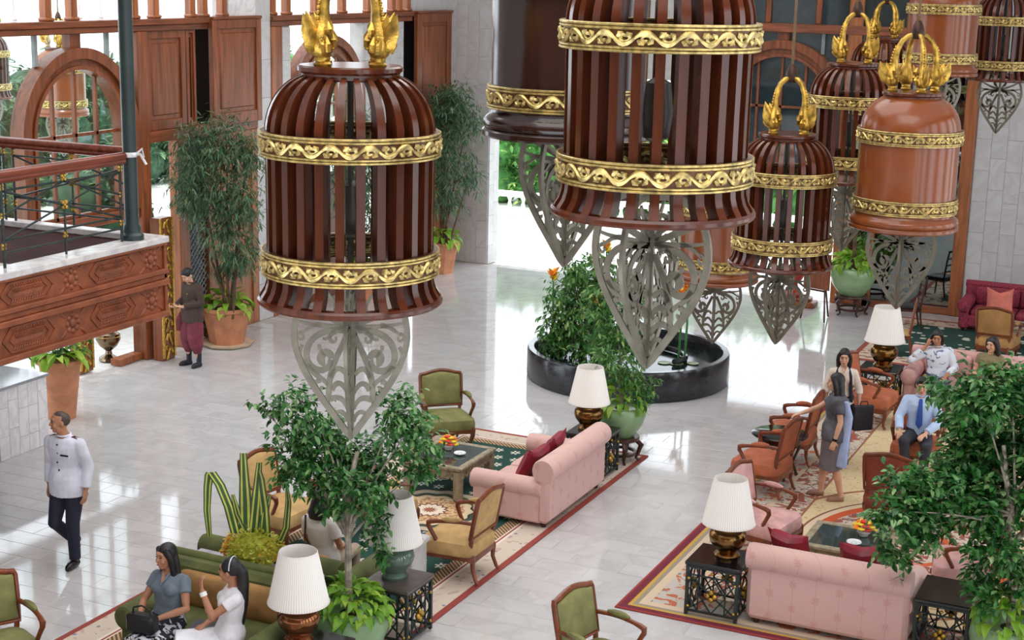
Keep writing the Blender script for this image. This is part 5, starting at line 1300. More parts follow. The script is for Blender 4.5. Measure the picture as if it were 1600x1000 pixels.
shrub('long tall hedge added outside the left arched window for its green reflections', (-30, 34, -.03), [(rng.uniform(-.4, .4), y * 1.2, z, 1.0) for y in range(-7, 7) for z in (.7, 1.9, 3.0)], 26, .28, .11, m_leaf2)  # hedge added so the arch shows green in place of reflections
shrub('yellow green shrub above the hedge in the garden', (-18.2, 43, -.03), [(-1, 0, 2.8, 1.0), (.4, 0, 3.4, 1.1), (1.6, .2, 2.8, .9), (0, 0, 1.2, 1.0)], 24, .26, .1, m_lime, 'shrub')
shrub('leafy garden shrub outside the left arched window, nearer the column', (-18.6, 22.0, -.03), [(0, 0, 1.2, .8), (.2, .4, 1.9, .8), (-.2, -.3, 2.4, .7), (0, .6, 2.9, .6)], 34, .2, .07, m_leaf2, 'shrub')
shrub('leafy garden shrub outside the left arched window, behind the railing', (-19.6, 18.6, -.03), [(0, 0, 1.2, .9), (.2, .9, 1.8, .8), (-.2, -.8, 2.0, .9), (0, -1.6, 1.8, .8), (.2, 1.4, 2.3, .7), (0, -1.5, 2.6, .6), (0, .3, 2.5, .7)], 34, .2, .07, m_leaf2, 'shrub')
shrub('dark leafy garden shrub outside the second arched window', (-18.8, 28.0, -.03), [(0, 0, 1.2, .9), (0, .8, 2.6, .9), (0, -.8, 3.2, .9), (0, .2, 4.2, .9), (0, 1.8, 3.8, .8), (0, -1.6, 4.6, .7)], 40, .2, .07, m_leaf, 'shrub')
T5b = (-15.8, 26.6, 0)
B3 = [(-15.7, 26.6, 3.3, .5), (-15.5, 26.9, 2.6, .5), (-15.7, 26.2, 2.2, .5), (-15.5, 26.6, 1.5, .42), (-15.8, 27.2, 3.0, .45), (-15.7, 25.9, 2.9, .45)]
t = thing('potted_bamboo', 'tall bamboo showing between the slats of the left lantern', 'potted plant', T5b)
MB().lathe([(.0, 0), (.30, 0), (.42, .62), (.45, .64), (.45, .70), (.40, .70), (.38, .62), (0, .60)], 8).build('pot', m_terra, t, 30)
wood_tubes(t, [(curve_to((-15.8 + .05 * i, 26.6, .55), B3[i][:3], .02), .028, .01) for i in range(5)], m_bark2, T5b, 'cane')
foliage(t, B3, 190, .20, .03, m_leaf2, .5, T5b, xmin=-16.2); undergrowth(t, 40, .42, .68, 1.6, .5)
# ------------------------------------------------------------------ people
m_skin = {k: plain('skin_' + k, c, .55, 0, .05, 8) for k, c in dict(a=(196, 146, 116), b=(178, 124, 94), c=(210, 162, 134)).items()}
m_hair = plain('black_hair', (24, 20, 22), .35, 0, .3, 40, bump=.4, bs=120)
m_hair2 = plain('cropped_hair', (74, 58, 50), .6, 0, .3, 40)
m_eye = plain('eye_dark', (26, 20, 18), .3); m_lip = plain('lip', (158, 84, 78), .5)
def remesh(mb, name, mat, parent, vox, smooth=6):
    me = mb.mesh('src', mat, 0); o = bpy.data.objects.new('src', me); C.objects.link(o)
    m = o.modifiers.new('r', 'REMESH'); m.mode = 'VOXEL'; m.voxel_size = vox
    s = o.modifiers.new('s', 'SMOOTH'); s.factor = .5; s.iterations = smooth
    dg = bpy.context.evaluated_depsgraph_get(); me2 = bpy.data.meshes.new_from_object(o.evaluated_get(dg)); bpy.data.objects.remove(o); bpy.data.meshes.remove(me)
    me2.name = name; me2.materials.clear()
    me2.materials.append(mat); me2.polygons.foreach_set('use_smooth', [True] * len(me2.polygons))
    return put(name, me2, parent)
def cap(mb, a, b, r0, r1, seg=14):
    """tapered limb segment with round ends"""
    a = Vector(a); b = Vector(b); d = (b - a).normalized()
    pts = [a - d * r0 * .98, a - d * r0 * .8, a - d * r0 * .45, a] + [a.lerp(b, .5)] + [b, b + d * r1 * .45, b + d * r1 * .8, b + d * r1 * .98]
    mb.tube(pts, [r0 * .1, r0 * .6, r0 * .9, r0, (r0 + r1) / 2, r1, r1 * .9, r1 * .6, r1 * .1], seg)
def limb(mb, pts, rs, seg=14, flat=1.0): mb.tube(pts, rs, seg, flat=flat)
def loft(mb, secs, seg=20):
    """secs: (centre, side vector, depth vector) ellipse sections"""
    vs = []; fs = []; n = len(secs)
    for c, sx, sy in secs:
        for k in range(seg):
            a = 2 * PI * k / seg; vs.append(Vector(c) + Vector(sx) * math.cos(a) + Vector(sy) * math.sin(a))
    for i in range(n - 1):
        for k in range(seg):
            l = (k + 1) % seg; fs.append((i * seg + k, i * seg + l, (i + 1) * seg + l, (i + 1) * seg + k))
    fs.append(tuple(range(seg))[::-1]); fs.append(tuple((n - 1) * seg + k for k in range(seg)))
    mb.add(vs, fs)
def hand(mb, w, d, pn, curl=.5, side=1, s=1.0):
    """hand at wrist w pointing along d, palm normal pn; five separate fingers; side = thumb side"""
    d = Vector(d).normalized(); pn = Vector(pn); pn = (pn - d * pn.dot(d)).normalized(); sd = d.cross(pn) * side; w = Vector(w)
    loft(mb, [(w - d * .02, sd * .024 * s, pn * .018 * s), (w + d * .02 * s, sd * .030 * s, pn * .016 * s), (w + d * .06 * s, sd * .040 * s, pn * .014 * s), (w + d * .088 * s, sd * .041 * s, pn * .012 * s)], 12)
    for i, (o, L) in enumerate(((.031, .068), (.0105, .078), (-.0105, .073), (-.031, .056))):
        p = w + d * .082 * s + sd * o * s; dd = (d + sd * o * 3.0).normalized(); pts = [p]
        for k in range(3):
            a = curl * (.5 + k * .75); v = dd * math.cos(a) + pn * math.sin(a); p = p + v * L * s / 2.6; pts.append(p)
        mb.tube(pts, [.0095 * s, .0092 * s, .0085 * s, .0065 * s], 8)
    p = w + d * .028 * s + sd * .028 * s; v1 = (d * .6 + sd * .75 + pn * .25).normalized(); v2 = (d * .9 + sd * .25 + pn * .4).normalized()
    mb.tube([p, p + v1 * .035 * s, p + v1 * .035 * s + v2 * .032 * s], [.013 * s, .011 * s, .008 * s], 8)

def person(label, loc, rz, J, top=None, bottom=None, hair=None, skin='a', fem=True, extra=None, cat='person', shoes=None, sc=1.0, bulk=1.0):
    """J: joints in metres, local frame facing -y; right side is -x"""
    t = thing('person', label, cat, loc, rz); t.scale = (sc, sc, sc)
    V = {k: Vector(v) for k, v in J.items() if k not in ('yaw', 'pitch', 'curlL', 'curlR', 'hdL', 'hdR', 'pnL', 'pnR', 'tilt')}
    sh = (V['sL'] - V['sR']); sh.normalize(); hp = (V['hL'] - V['hR']); hp.normalize()
    P = V['pel']; N = V['neck']; spine = (N - P).normalized()
    fwd = spine.cross(sh).normalized()
    if fwd.y > 0 and abs(J.get('yaw', 0)) < 9: pass
    fh = Vector((0, 0, 1)).cross(hp).normalized()
    W = dict(hip=.165, waist=.125, ch=.145, shd=.15) if fem else dict(hip=.16, waist=.145, ch=.172, shd=.185)
    Dp = dict(hip=.115, waist=.095, ch=.115, shd=.085) if fem else dict(hip=.115, waist=.105, ch=.125, shd=.095)
    W = {k: v * bulk for k, v in W.items()}; Dp = {k: v * bulk for k, v in Dp.items()}
    def torso(mb, g=0.0, z0=-.08, zt=1.0, flare=0.0):
        L = (N - P).length; secs = []
        for u, w_, d_ in ((z0, 'hip', 1.0), (.0, 'hip', 1.0), (.12, 'hip', .97), (.36, 'waist', 1.0), (.62, 'ch', 1.0), (.80, 'ch', 1.02), (.90, 'shd', .98), (.97, 'shd', .72), (1.03, 'shd', .42)):
            if u > zt: continue
            k = min(1, max(0, u)); ax = hp.lerp(sh, k).normalized(); dp = spine.cross(ax).normalized()
            c = P + spine * (u * L if u > 0 else u) - dp * (0 if u < .8 else .0)
            fl = flare if u <= .12 else 0
            secs.append((c, ax * (W[w_] * d_ + g + fl), dp * (Dp[w_] * min(1.0, d_ + .05) + g + fl)))
        loft(mb, secs)
        if fem:
            for s_ in (-1, 1): mb.ell(P + spine * L * .70 + fwd * (-1) * 0 + sh * s_ * .068 + face_f * (.085), (.058 + g, .05 + g, .058 + g), 12, 8)
    # facing vector of the torso: horizontal, local -y turned by shoulders
    face_f = sh.cross(spine).normalized()
    if face_f.y > 0 and J.get('front', 1): face_f = face_f
    face_f = -face_f if face_f.dot(Vector((0, -1, 0))) < 0 else face_f
    b = MB(); torso(b)
    arms = {}
    for s_ in 'LR':
        S, E, Wr = V['s' + s_], V['e' + s_], V['w' + s_]; k = .92 if fem else 1.08
        limb(b, [S - (E - S).normalized() * .03, S, S.lerp(E, .35), S.lerp(E, .8), E, E.lerp(Wr, .25), E.lerp(Wr, .7), Wr], [.035 * k, .052 * k, .049 * k, .041 * k, .039 * k, .041 * k, .031 * k, .025 * k]); b.ell(S, (.056 * k,) * 3, 12, 8); b.ell(E, (.041 * k,) * 3, 10, 6)
        d = J.get('hd' + s_) or tuple((Wr - E).normalized()); hand(b, Wr, d, J.get('pn' + s_, (0, 1, 0)), J.get('curl' + s_, .5), 1 if s_ == 'L' else -1, .95 if fem else 1.05)
        cap(b, N - spine * .015, S, .040, .050 * k)
        Hh, K, A = V['h' + s_], V['k' + s_], V['a' + s_]
        limb(b, [Hh + Vector((0, 0, .03)), Hh, Hh.lerp(K, .3), Hh.lerp(K, .75), K, K.lerp(A, .3), K.lerp(A, .7), A], [.07, .09, .084, .064, .056, .056, .042, .035]); b.ell(K, (.057,) * 3, 10, 6)
        T = V['t' + s_]; heel = A - (T - A).normalized() * .04; heel.z = A.z - .05
        loft(b, [(A + Vector((0, 0, .02)), (.036, 0, 0), (0, .036, 0)), (A - Vector((0, 0, .03)), (.036, 0, 0), (0, .045, 0))], 12); limb(b, [heel + Vector((0, 0, .01)), A.lerp(T, .35) - Vector((0, 0, .03)), T.copy(), T + (T - A).normalized() * .02], [.034, .038, .03, .012])
    Hd = V['head']; cap(b, N - spine * .03, N.lerp(Hd, .6), .056 if not fem else .049, .05 if not fem else .046)
    yaw, pit, tl = J.get('yaw', 0), J.get('pitch', 0), J.get('tilt', 0)
    Rh = Matrix.Rotation(yaw, 3, 'Z') @ Matrix.Rotation(pit, 3, 'X') @ Matrix.Rotation(tl, 3, 'Y')
    def hp_(x, y, z): return Hd + Rh @ Vector((x, y, z))
    k0 = len(b.v)
    b.ell((0, 0, .015), (.074, .093, .100), 20, 14); b.ell((0, -.022, -.052), (.058, .066, .068), 16, 10); b.ell((0, -.055, -.095), (.03, .03, .022), 10, 6)
    b.tube([(0, -.088, .022), (0, -.098, -.005), (0, -.110, -.028), (0, -.09, -.036)], [.008, .012, .015, .008], 8); b.ell((0, -.078, .04), (.05, .022, .016), 10, 6)
    for s_ in (-1, 1): b.ell((s_ * .077, .008, -.008), (.010, .018, .030), 8, 6); b.ell((s_ * .04, -.068, -.03), (.026, .022, .026), 8, 6)
    b.ell((0, -.088, -.062), (.022, .010, .012), 8, 6)
    b.xf(k0, lambda p: Hd + Rh @ p)
    remesh(b, 'body', m_skin[skin], t, .0076, 4)
    for s_ in (-1, 1):
        e = MB(); e.ell((s_ * .030, -.088, .012), (.014, .006, .006), 10, 6); e.xf(0, lambda p: Hd + Rh @ p); e.build('eye', m_eye, t)
        e = MB(); e.tube([(s_ * .013, -.093, .032), (s_ * .03, -.093, .037), (s_ * .05, -.082, .031)], [.003, .004, .002], 6); e.xf(0, lambda p: Hd + Rh @ p); e.build('eyebrow', m_hair, t)
    e = MB(); e.ell((0, -.0965, -.062), (.021, .006, .007), 10, 6); e.xf(0, lambda p: Hd + Rh @ p); e.build('lips', m_lip, t)
    # hair
    h = MB(); hm = m_hair
    if hair in ('bald', 'crop'):
        hm = m_hair2 if hair == 'bald' else m_hair
        if hair == 'bald': h.ell((0, .030, .02), (.0795, .080, .078), 18, 12); h.ell((0, .0, .07), (.062, .07, .046), 14, 8)
        else: h.ell((0, .012, .034), (.083, .098, .094), 20, 14); h.ell((0, -.06, .09), (.06, .03, .03), 10, 6)
    else:
        h.ell((0, .014, .036), (.085, .100, .096), 20, 14)
        for s_ in (-1, 1):
            L = {'long': .34, 'bob': .16, 'tail': .10, 'mop': .12, 'longer': .42}.get(hair, .2)
            if hair != 'tail': h.tube([(s_ * .055, -.045, .085), (s_ * .082, -.02, .02), (s_ * .085, .0, -.05), (s_ * .08, .03, -.05 - L * .6)], [.026, .030, .034, .022], 10)
        L = {'long': .38, 'bob': .14, 'tail': .52, 'mop': .10, 'longer': .46}.get(hair, .2)
        if hair == 'tail': h.tube([(0, .08, .05), (0, .125, .0), (0, .13, -.12), (0, .125, -.3), (0, .12, -L)], [.045, .052, .055, .05, .015], 12)
        else: loft(h, [((0, .05, .06), (.07, 0, 0), (0, .05, 0)), ((0, .06, -.04), (.095, 0, 0), (0, .055, 0)), ((0, .08, -.04 - L * .5), (.115, 0, 0), (0, .05, 0)), ((0, .095, -.04 - L), (.085, 0, 0), (0, .035, 0))], 16)
    h.xf(0, lambda p: Hd + Rh @ p)
    remesh(h, 'hair', hm, t, .009, 5)
    # clothes
    g = .014
    if top:
        c = MB(); torso(c, g, top.get('z0', -.10), 1.0, top.get('flare', 0.0)); sl = top.get('sleeve', 1.0)
        for s_ in 'LR':
            S, E, Wr = V['s' + s_], V['e' + s_], V['w' + s_]; k = .95 if fem else 1.08
            c.ell(S, ((.053 + g) * k,) * 3, 12, 8); cap(c, N - spine * .035, S, .040 + g, (.050 + g) * k)
            if sl <= .6: limb(c, [S, S.lerp(E, .3), S.lerp(E, sl * 1.4)], [(.054 + g) * k, (.052 + g) * k, (.053 + g) * k])
            else:
                limb(c, [S, S.lerp(E, .4), E, E.lerp(Wr, .3), E.lerp(Wr, (sl - .6) * 2.25)], [(.054 + g) * k, (.049 + g) * k, (.044 + g) * k, (.044 + g) * k, (.034 + g) * k]); c.ell(E, ((.043 + g) * k,) * 3, 10, 6)
        remesh(c, top.get('name', 'shirt'), top['mat'], t, .009, 5)
        if top.get('vneck'):
            n_ = V['neck']; Lp = (n_ - P).length
            c = MB(); pts = [n_ + sh * .045 + spine * .02 + face_f * .035, n_ - spine * .10 + face_f * (Dp['ch'] + .03), n_ - sh * .045 + spine * .02 + face_f * .035]
            c.add([pts[0] + face_f * .03, pts[1] + face_f * .008, pts[2] + face_f * .03, n_ + face_f * .05 + spine * .0], [(0, 1, 3), (3, 1, 2)]); c.build('neckline', m_skin[skin], t, 0)
            for q in (0, 2):
                c = MB(); c.tube([pts[q] - face_f * .02, pts[q] + face_f * .035 - spine * .02, pts[1] + face_f * .012], [.012, .016, .008], 6, flat=.5); c.build('collar', top['mat'], t)
        if top.get('collar'):
            c = MB(); c.tube([N + spine * .012 + (face_f * math.cos(a) * -.07 + sh * math.sin(a) * .068) for a in [2 * PI * i / 18 for i in range(18)]], .011, 8, closed=True); c.build('collar', top['mat'], t)
    if bottom:
        c = MB(); kind = bottom['kind']; L = (N - P).length
        if kind == 'trousers':
            secs = [(P + spine * u, hp * (W['hip'] + .012), fh * (Dp['hip'] + .012)) for u in (-.09, 0, .10)]; loft(c, secs)
            for s_ in 'LR':
                Hh, K, A = V['h' + s_], V['k' + s_], V['a' + s_]; e = bottom.get('len', 1.0); bag = bottom.get('baggy', 0)
                limb(c, [Hh + Vector((0, 0, .04)), Hh, Hh.lerp(K, .5), K, K.lerp(A, .5 * e), K.lerp(A, e)], [.088, .105, .092 + bag, .075 + bag * 1.3, .066 + bag, .062])
                c.ell(K, (.072 + bag,) * 3, 10, 6)
        else:
            mid = lambda q, r: (V[q + 'L'] + V[q + 'R']) / 2
            K = mid('k', 0); e = bottom.get('len', 1.0); ws = bottom.get('w', .20); HC = mid('h', 0)
            if bottom.get('sit'):
                dk = (K - HC).normalized(); upk = hp.cross(dk).normalized()
                loft(c, [(P + Vector((0, 0, .12)), hp * .16, fh * .12), (P, hp * .19, fh * .14), (HC.lerp(K, .1), hp * .195, upk * .12), (HC.lerp(K, .6), hp * .19, upk * .105), (K + dk * .05, hp * .175, upk * .095), (K + dk * .07 - Vector((0, 0, .1 * e)), hp * .165, upk * .07)])
            else:
                A = mid('a', 0); bt = K.lerp(A, e)
                loft(c, [(P + spine * .14, hp * (W['waist'] + .02), fh * (Dp['waist'] + .02)), (P + spine * .02, hp * (W['hip'] + .018), fh * (Dp['hip'] + .02)), (HC, hp * (W['hip'] + .022), fh * (Dp['hip'] + .025)), (HC.lerp(bt, .6), hp * ws * .96, fh * .15), (bt, hp * ws, fh * .15)])
        remesh(c, bottom.get('name', kind), bottom['mat'], t, .009, 5)
    if shoes:
        for s_ in 'LR':
            A, T = V['a' + s_], V['t' + s_]; c = MB(); heel = A - (T - A).normalized() * .045; heel.z = A.z - .045
            limb(c, [heel, A.lerp(T, .3) - Vector((0, 0, .025)), A.lerp(T, .75), T + Vector((0, 0, .004)), T + (T - A).normalized() * .035], [.042, .046, .044, .036, .014])
            if shoes.get('sock'): limb(c, [A + Vector((0, 0, .16)), A, A - Vector((0, 0, .04))], [.05, .044, .042])
            remesh(c, 'shoe', shoes['mat'], t, .009, 4)
    if extra: extra(t, V, Hd, Rh, sh, spine, face_f)
    return t
def standing(**k):
    J = dict(pel=(0, 0, .93), neck=(0, .01, 1.43), head=(0, -.015, 1.585), sL=(.168, .01, 1.355), sR=(-.168, .01, 1.355), eL=(.215, .03, 1.10), eR=(-.215, .03, 1.10), wL=(.22, -.02, .86), wR=(-.22, -.02, .86),
             hL=(.09, 0, .88), hR=(-.09, 0, .88), kL=(.10, -.02, .48), kR=(-.10, -.02, .48), aL=(.10, .02, .085), aR=(-.10, .02, .085), tL=(.12, -.14, .03), tR=(-.12, -.14, .03), pnL=(-1, 0, 0), pnR=(1, 0, 0), curlL=.45, curlR=.45)
    J.update(k); return J
def seated(**k):
    J = dict(pel=(0, 0, .12), neck=(0, .06, .62), head=(0, .035, .775), sL=(.152, .06, .545), sR=(-.152, .06, .545), eL=(.21, .0, .30), eR=(-.21, .0, .30), wL=(.10, -.20, .22), wR=(-.10, -.20, .22),
             hL=(.09, -.02, .08), hR=(-.09, -.02, .08), kL=(.10, -.44, .10), kR=(-.10, -.44, .10), aL=(.10, -.42, -.34), aR=(-.10, -.42, -.34), tL=(.11, -.56, -.40), tR=(-.11, -.56, -.40), pnL=(0, 0, -1), pnR=(0, 0, -1), curlL=.5, curlR=.5)
    J.update(k); return J
def fab(name, c, var=.08, **k): return plain(name, c, .75, 0, var, 6, **k)
m_navy = fab('navy_cloth', (28, 30, 52)); m_blackl = plain('black_leather_shoe', (20, 18, 20), .25)
# walking steward in a white jacket
def steward(t, V, Hd, Rh, sh, sp, f):
    for i in range(5):
        p = V['neck'] + f * (.115 + (.02 if i == 2 else 0)) - sp * (.06 + .095 * i); MB().ell(p + f * .018, (.010, .010, .010), 8, 6).build('button', m_navy, t)
    for s_, q in (('sL', 1), ('sR', -1)): MB().box(-.05, .05, -.028, .028, -.008, .008, bev=.004).xf(0, lambda p: V[s_] + Vector((p.x, p.y + .0, p.z + .066 - q * p.x * .25)) - sh * .03 * q).build('epaulette', plain('maroon_epaulette', (64, 28, 34), .6), t)
    MB().box(-.05, .05, -.006, .006, -.010, .010).xf(0, lambda p: V['neck'] - sp * .17 + sh * .085 + f * .142 + Vector((p.x, 0, p.z))).build('name_badge', m_navy, t)
person('walking man in a white buttoned jacket and navy trousers at the left', (-11.26, 12.58, 0), R(6),
       standing(pel=(0, .02, .95), neck=(0, -.01, 1.46), head=(-.02, -.04, 1.615), sL=(.178, .0, 1.375), sR=(-.178, .0, 1.375), eL=(.245, .05, 1.13), eR=(-.235, .06, 1.13), wL=(.25, -.02, .89), wR=(-.235, .02, .88), yaw=R(-46),
                kL=(.09, -.05, .50), aL=(.08, -.02, .09), tL=(.09, -.17, .03), hL=(.09, .02, .90), hR=(-.09, .02, .90), kR=(-.10, -.10, .50), aR=(-.05, .20, .20), tR=(-.04, .12, .05)),
       top=dict(mat=fab('white_jacket', (216, 216, 230)), name='jacket', z0=-.14, flare=.04, collar=True), bottom=dict(kind='trousers', mat=m_navy), hair='bald', skin='b', fem=False, extra=steward, shoes=dict(mat=m_blackl), sc=1.04, bulk=1.0)
# attendant in dark tunic and maroon wrapped trousers
def attendant(t, V, Hd, Rh, sh, sp, f):
    MB().box(-.02, .02, -.004, .004, -.012, .012, bev=.003).xf(0, lambda p: V['neck'] - sp * .16 + sh * .08 + f * .145 + Vector((p.x, 0, p.z))).build('name_badge', m_gold, t)
    c = MB(); loft(c, [(V['pel'] + sp * .16, sh * .165, f * .125), (V['pel'] + sp * .05, sh * .178, f * .135)]); c.build('sash', fab('maroon_sash', (110, 44, 52)), t)
    c = MB(); c.tube([V['pel'] + f * .13 - sh * .12, V['pel'] + f * .16 - sh * .15 - sp * .15, V['pel'] + f * .15 - sh * .17 - sp * .32], [.03, .06, .05], 8, flat=.5); c.build('sash_tail', fab('maroon_sash_tail', (104, 40, 46)), t)
person('man in a dark brown tunic and maroon wrapped trousers looking down at his hands', (-15.42, 20.42, 0), R(-16),
       standing(head=(0, -.075, 1.565), neck=(0, -.01, 1.43), pitch=R(32), eL=(.23, .02, 1.12), eR=(-.23, .02, 1.12), wL=(.06, -.25, 1.06), wR=(-.10, -.26, 1.04), hdL=(-.8, -.5, .1), hdR=(.3, -.9, .1), pnL=(0, 0, 1), pnR=(0, 0, 1),
                aL=(.13, .02, .085), aR=(-.11, .0, .085), tL=(.16, -.13, .03), tR=(-.13, -.16, .03)),
       top=dict(mat=fab('dark_brown_tunic', (66, 50, 42)), name='tunic', z0=-.16, flare=.04, collar=True), bottom=dict(kind='trousers', mat=fab('maroon_wrap', (110, 42, 56), .2), baggy=.045, len=.62), hair='crop', skin='c', fem=False, extra=attendant, shoes=dict(mat=plain('dark_sock_shoe', (26, 26, 38), .5), sock=True))
# two women on the moss green sofa
g_ = G('black_white_print'); n_ = g_.noise(14, detail=2, dist=1.5); m_print = g_.done(g_.mix(g_.gt(n_, .52), lin((26, 26, 34)), lin((206, 206, 214))), .7)
person('seated woman in a grey blue short sleeved blouse looking left', (-8.58, 10.88, .41), R(2),
       seated(yaw=R(-18), head=(-.015, .02, .78), eL=(.25, -.06, .33), eR=(-.24, -.04, .32), wL=(.05, -.27, .27), wR=(-.15, -.24, .24), hdL=(-.9, -.4, 0), hdR=(.3, -.9, -.2), kL=(.13, -.45, .09), kR=(-.10, -.45, .09)),
       top=dict(mat=fab('grey_blue_blouse', (104, 116, 128), .12), name='blouse', sleeve=.32, z0=-.06, vneck=True), bottom=dict(kind='skirt', mat=m_print, sit=True), hair='long', skin='b', fem=True)
hb = thing('handbag', 'black handbag on the lap of the woman in the grey blue blouse', 'handbag', (-8.56, 10.48, .60), R(4))
MB().box(-.15, .15, -.07, .07, 0, .18, bev=.03).build('bag_body', plain('black_bag', (24, 22, 26), .4), hb); MB().tube([(-.1, 0, .17), (-.09, 0, .23), (0, 0, .26), (.09, 0, .23), (.1, 0, .17)], .009, 6).build('bag_handle', plain('black_bag_handle', (22, 20, 22), .4), hb)
lp = thing('laptop', 'closed grey laptop lying between the two seated women', 'laptop', (-8.22, 11.02, .492), R(15))
MB().box(-.17, .17, -.12, .12, 0, .018, bev=.005).build('base', plain('grey_laptop', (96, 96, 104), .4), lp); MB().box(-.17, .17, -.12, .12, .019, .03, bev=.004).build('lid', plain('dark_laptop_lid', (70, 70, 80), .35), lp)
def hairband(t, V, Hd, Rh, sh, sp, f):
    c = MB(); c.tube([(.088 * math.cos(a), .028, .032 + .105 * math.sin(a)) for a in [PI * i / 12 for i in range(13)]], .009, 8, flat=.6); c.xf(0, lambda p: Hd + Rh @ p); c.build('hairband', plain('pale_hairband', (216, 224, 232), .4), t)
    w_ = V['wL']; e = V['eL']; d = (w_ - e).normalized(); c = MB(); c.tube([w_ - d * .06, w_ - d * .02], .034, 12); c.build('bracelet', m_porc, t)
person('seated woman in white with a long black ponytail, hand raised to her mouth', (-7.90, 10.90, .41), R(-52),
       seated(yaw=R(-28), head=(0, .02, .77), eL=(.17, -.16, .40), wL=(.08, -.24, .63), hdL=(-.2, -.1, 1), pnL=(-.3, .9, 0), curlL=.7, eR=(-.21, -.02, .30), wR=(-.08, -.22, .22)),
       top=dict(mat=fab('white_blouse', (232, 230, 236), .06), name='blouse', sleeve=.32, z0=-.12, flare=.02), bottom=dict(kind='skirt', mat=fab('white_skirt', (226, 226, 232), .06), sit=True), hair='tail', skin='b', fem=True, extra=hairband)
# person with back turned behind the tree
def strap(t, V, Hd, Rh, sh, sp, f):
    c = MB(); c.tube([V['sL'] + sp * .07 - f * .03, V['sL'].lerp(V['pel'], .3) - f * .135, V['pel'] - f * .14 - sh * .10], .012, 6); c.build('bag_strap', m_framed, t)
person('dark haired person in a white top seated with back turned behind the tree', (-8.12, 12.88, .44), R(178), seated(),
       top=dict(mat=fab('white_top', (236, 228, 226), .05), name='shirt', sleeve=.4, z0=-.10, flare=.02), bottom=dict(kind='trousers', mat=fab('beige_trousers', (170, 150, 130))), hair='bob', skin='b', fem=True, extra=strap, shoes=dict(mat=m_blackl))
# standing women at the right
def shawl(t, V, Hd, Rh, sh, sp, f):
    c = MB(); s0 = V['sL'] + Vector((0, .02, .02)); c.tube([s0 - f * .06, s0.lerp(V['pel'], .45) - f * .12 + sh * .07, V['pel'] - f * .10 + sh * .13, V['kL'] - f * .05 + sh * .07 + Vector((0, 0, .02))], [.05, .075, .10, .10], 12, flat=.55)
    remesh(c, 'shawl', fab('pale_blue_shawl', (168, 188, 226)), t, .010, 4)
    w_ = V['wL']; d = (V['wL'] - V['eL']).normalized(); c = MB(); c.tube([w_ - d * .03, w_ + d * .0], .034, 12); c.build('wristwatch', m_blackl, t)
person('standing woman in a grey dress with long black hair, hand on an orange chair', (-4.22, 18.95, 0), R(-72),
       standing(yaw=R(-5), head=(0, -.03, 1.575), sL=(.155, .01, 1.35), sR=(-.155, .01, 1.35), eR=(-.18, -.22, 1.18), wR=(-.14, -.43, 1.10), hdR=(0, -.9, -.3), pnR=(0, 0, -1), eL=(.22, .04, 1.10), wL=(.23, -.02, .86),
                aR=(-.10, -.12, .095), tR=(-.11, -.27, .03), kR=(-.10, -.10, .48), aL=(.09, .12, .095), tL=(.11, -.03, .03), kL=(.09, .03, .48)),
       top=dict(mat=fab('charcoal_patterned_top', (78, 78, 84), .35, bump=.0), name='blouse', sleeve=.42, z0=-.10, flare=.02), bottom=dict(kind='skirt', mat=fab('grey_skirt', (112, 106, 112)), len=.12, w=.20), hair='longer', skin='c', fem=True, extra=shawl, shoes=dict(mat=plain('beige_shoe', (150, 112, 92), .5)), bulk=1.2)
def vest(t, V, Hd, Rh, sh, sp, f):
    c = MB(); loft(c, [(V['pel'] + sp * .02, sh * .19, f * .14), (V['pel'] + sp * .2, sh * .155, f * .118), (V['pel'] + sp * .36, sh * .172, f * .14), (V['pel'] + sp * .44, sh * .165, f * .12)])
    k = [i for i, v in enumerate(c.v)]
    c2 = MB(); L = (V['neck'] - V['pel']).length
    for s_ in (-1, 1): c2.tube([V['neck'] + sh * .075 * s_ - sp * .0, V['neck'] - sp * .10 + sh * .10 * s_ + f * .125, V['neck'] - sp * .3 + sh * .115 * s_ + f * .125, V['pel'] + sh * .13 * s_ + f * .12 + sp * .02], [.025, .045, .05, .055], 10, flat=.5)
    remesh(c2, 'vest', m_navy, t, .010, 4)
person('standing woman in a cream blouse and dark vest facing the camera', (-4.52, 20.55, 0), R(16),
       standing(yaw=R(-4), pitch=R(8), sL=(.15, .01, 1.35), sR=(-.15, .01, 1.35), eL=(.24, .02, 1.12), wL=(.25, -.05, .90), eR=(-.23, .02, 1.12), wR=(-.22, -.06, .88)), top=dict(mat=fab('cream_blouse', (232, 216, 202), .05), name='blouse', sleeve=.75, z0=-.10, vneck=True),
       bottom=dict(kind='trousers', mat=fab('black_trousers', (30, 30, 38))), hair='long', skin='c', fem=True, extra=vest, shoes=dict(mat=m_blackl), sc=.96)
fb = thing('shoulder_bag', 'black folder bag held by the woman in the cream blouse', 'bag', (-4.20, 20.53, .52), R(40))
MB().box(-.15, .15, -.03, .03, 0, .36, bev=.015).build('bag_body', plain('black_folder', (30, 30, 38), .5), fb); MB().tube([(-.06, 0, .36), (-.05, 0, .41), (.05, 0, .41), (.06, 0, .36)], .008, 6).build('bag_handle', m_blackl, fb)
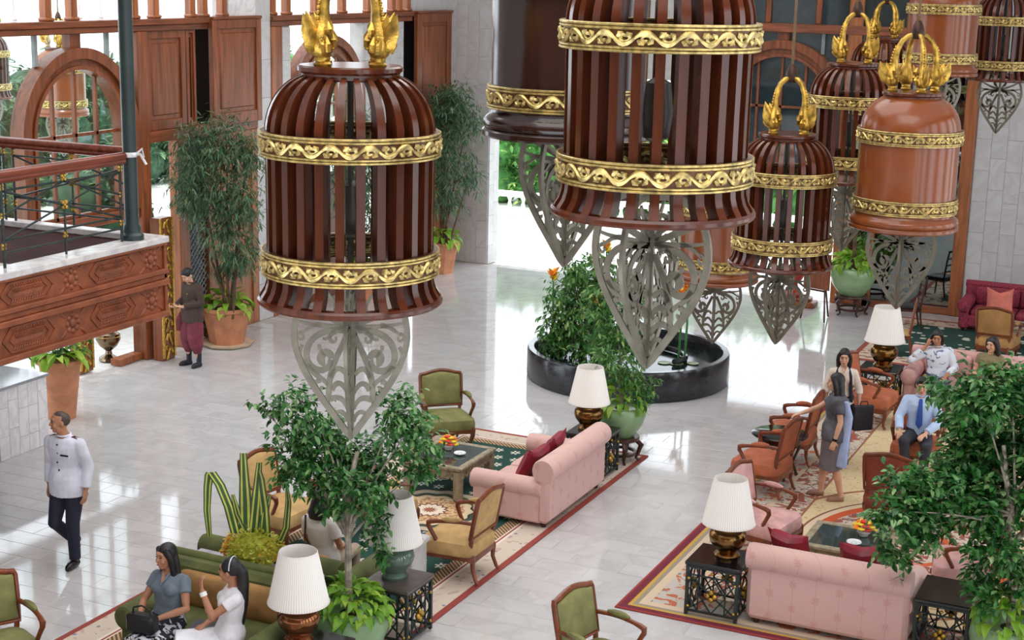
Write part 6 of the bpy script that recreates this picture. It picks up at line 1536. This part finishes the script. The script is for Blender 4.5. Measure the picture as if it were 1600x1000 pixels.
# man with the blue tie and the armchair he sits on
fauteuil('open_armchair', 'armchair under the man with the blue tie, mostly hidden by leaves', (-3.46, 20.64, Z), R(8), m_orange, m_frame2, 'carved open armchairs', 1.0)
def tie(t, V, Hd, Rh, sh, sp, f):
    n = V['neck']; c = MB(); q = [n + f * .07 - sp * .02, n + f * .12 - sp * .06, n + f * .155 - sp * .2, n + f * .16 - sp * .36, n + f * .15 - sp * .42]
    ww = [.022, .026, .036, .046, .006]; m_ = len(q)
    c.add([p + sh * s_ * w_ + f * d_ for p, w_ in zip(q, ww) for s_, d_ in ((-1, .012), (0, .022), (1, .012), (0, .0))], [(4 * i + k, 4 * i + (k + 1) % 4, 4 * i + 4 + (k + 1) % 4, 4 * i + 4 + k) for i in range(m_ - 1) for k in range(4)]); c.build('necktie', fab('blue_tie', (44, 78, 160)), t)
person('seated man in a pale blue shirt and blue tie beside the leafy tree', (-3.44, 20.55, .46), R(8),
       seated(pitch=R(12), neck=(0, -.01, .66), head=(0, -.06, .815), sL=(.178, -.0, .585), sR=(-.178, -.0, .585), eL=(.27, -.10, .34), eR=(-.27, -.08, .36), wL=(.10, -.32, .22), wR=(-.24, -.28, .22), kR=(-.17, -.47, .14), kL=(.13, -.46, .08), hdL=(-.5, -.8, -.2)),
       top=dict(mat=fab('pale_blue_shirt', (184, 206, 238), .05), name='shirt', z0=-.06, collar=True), bottom=dict(kind='trousers', mat=fab('charcoal_trousers', (46, 46, 56))), hair='crop', skin='c', fem=False, extra=tie, shoes=dict(mat=m_blackl))
# couple on the far pink sofa
g_ = G('white_print_shirt'); n_ = g_.noise(9, detail=3, dist=1.2); m_ps = g_.done(g_.mix(g_.gt(n_, .60), lin((222, 226, 238)), lin((110, 126, 160))), .7)
person('man in a white printed shirt leaning on the arm of the far pink sofa', (-3.80, 24.0, .38), R(8),
       seated(yaw=R(-4), pitch=R(8), head=(-.05, .02, .775), neck=(-.03, .06, .62), sL=(.145, .06, .565), sR=(-.185, .06, .53), eR=(-.42, -.04, .40), wR=(-.20, .0, .64), hdR=(.3, .05, .95), pnR=(.8, .5, 0), curlR=.9, eL=(.25, .0, .32), wL=(.12, -.24, .22)),
       top=dict(mat=m_ps, name='shirt', sleeve=.9, z0=-.08, collar=True), bottom=dict(kind='trousers', mat=fab('denim', (70, 84, 110))), hair='mop', skin='b', fem=False, shoes=dict(mat=m_blackl))
person('woman in an olive top sitting on the far pink sofa', (-3.04, 24.0, .38), R(-6),
       seated(yaw=R(-18), pitch=R(6), head=(.02, .02, .77)), top=dict(mat=fab('olive_top', (128, 116, 82)), name='shirt', sleeve=.3, z0=-.06), bottom=dict(kind='skirt', mat=fab('dark_skirt', (60, 50, 46)), sit=True), hair='long', skin='c', fem=True)
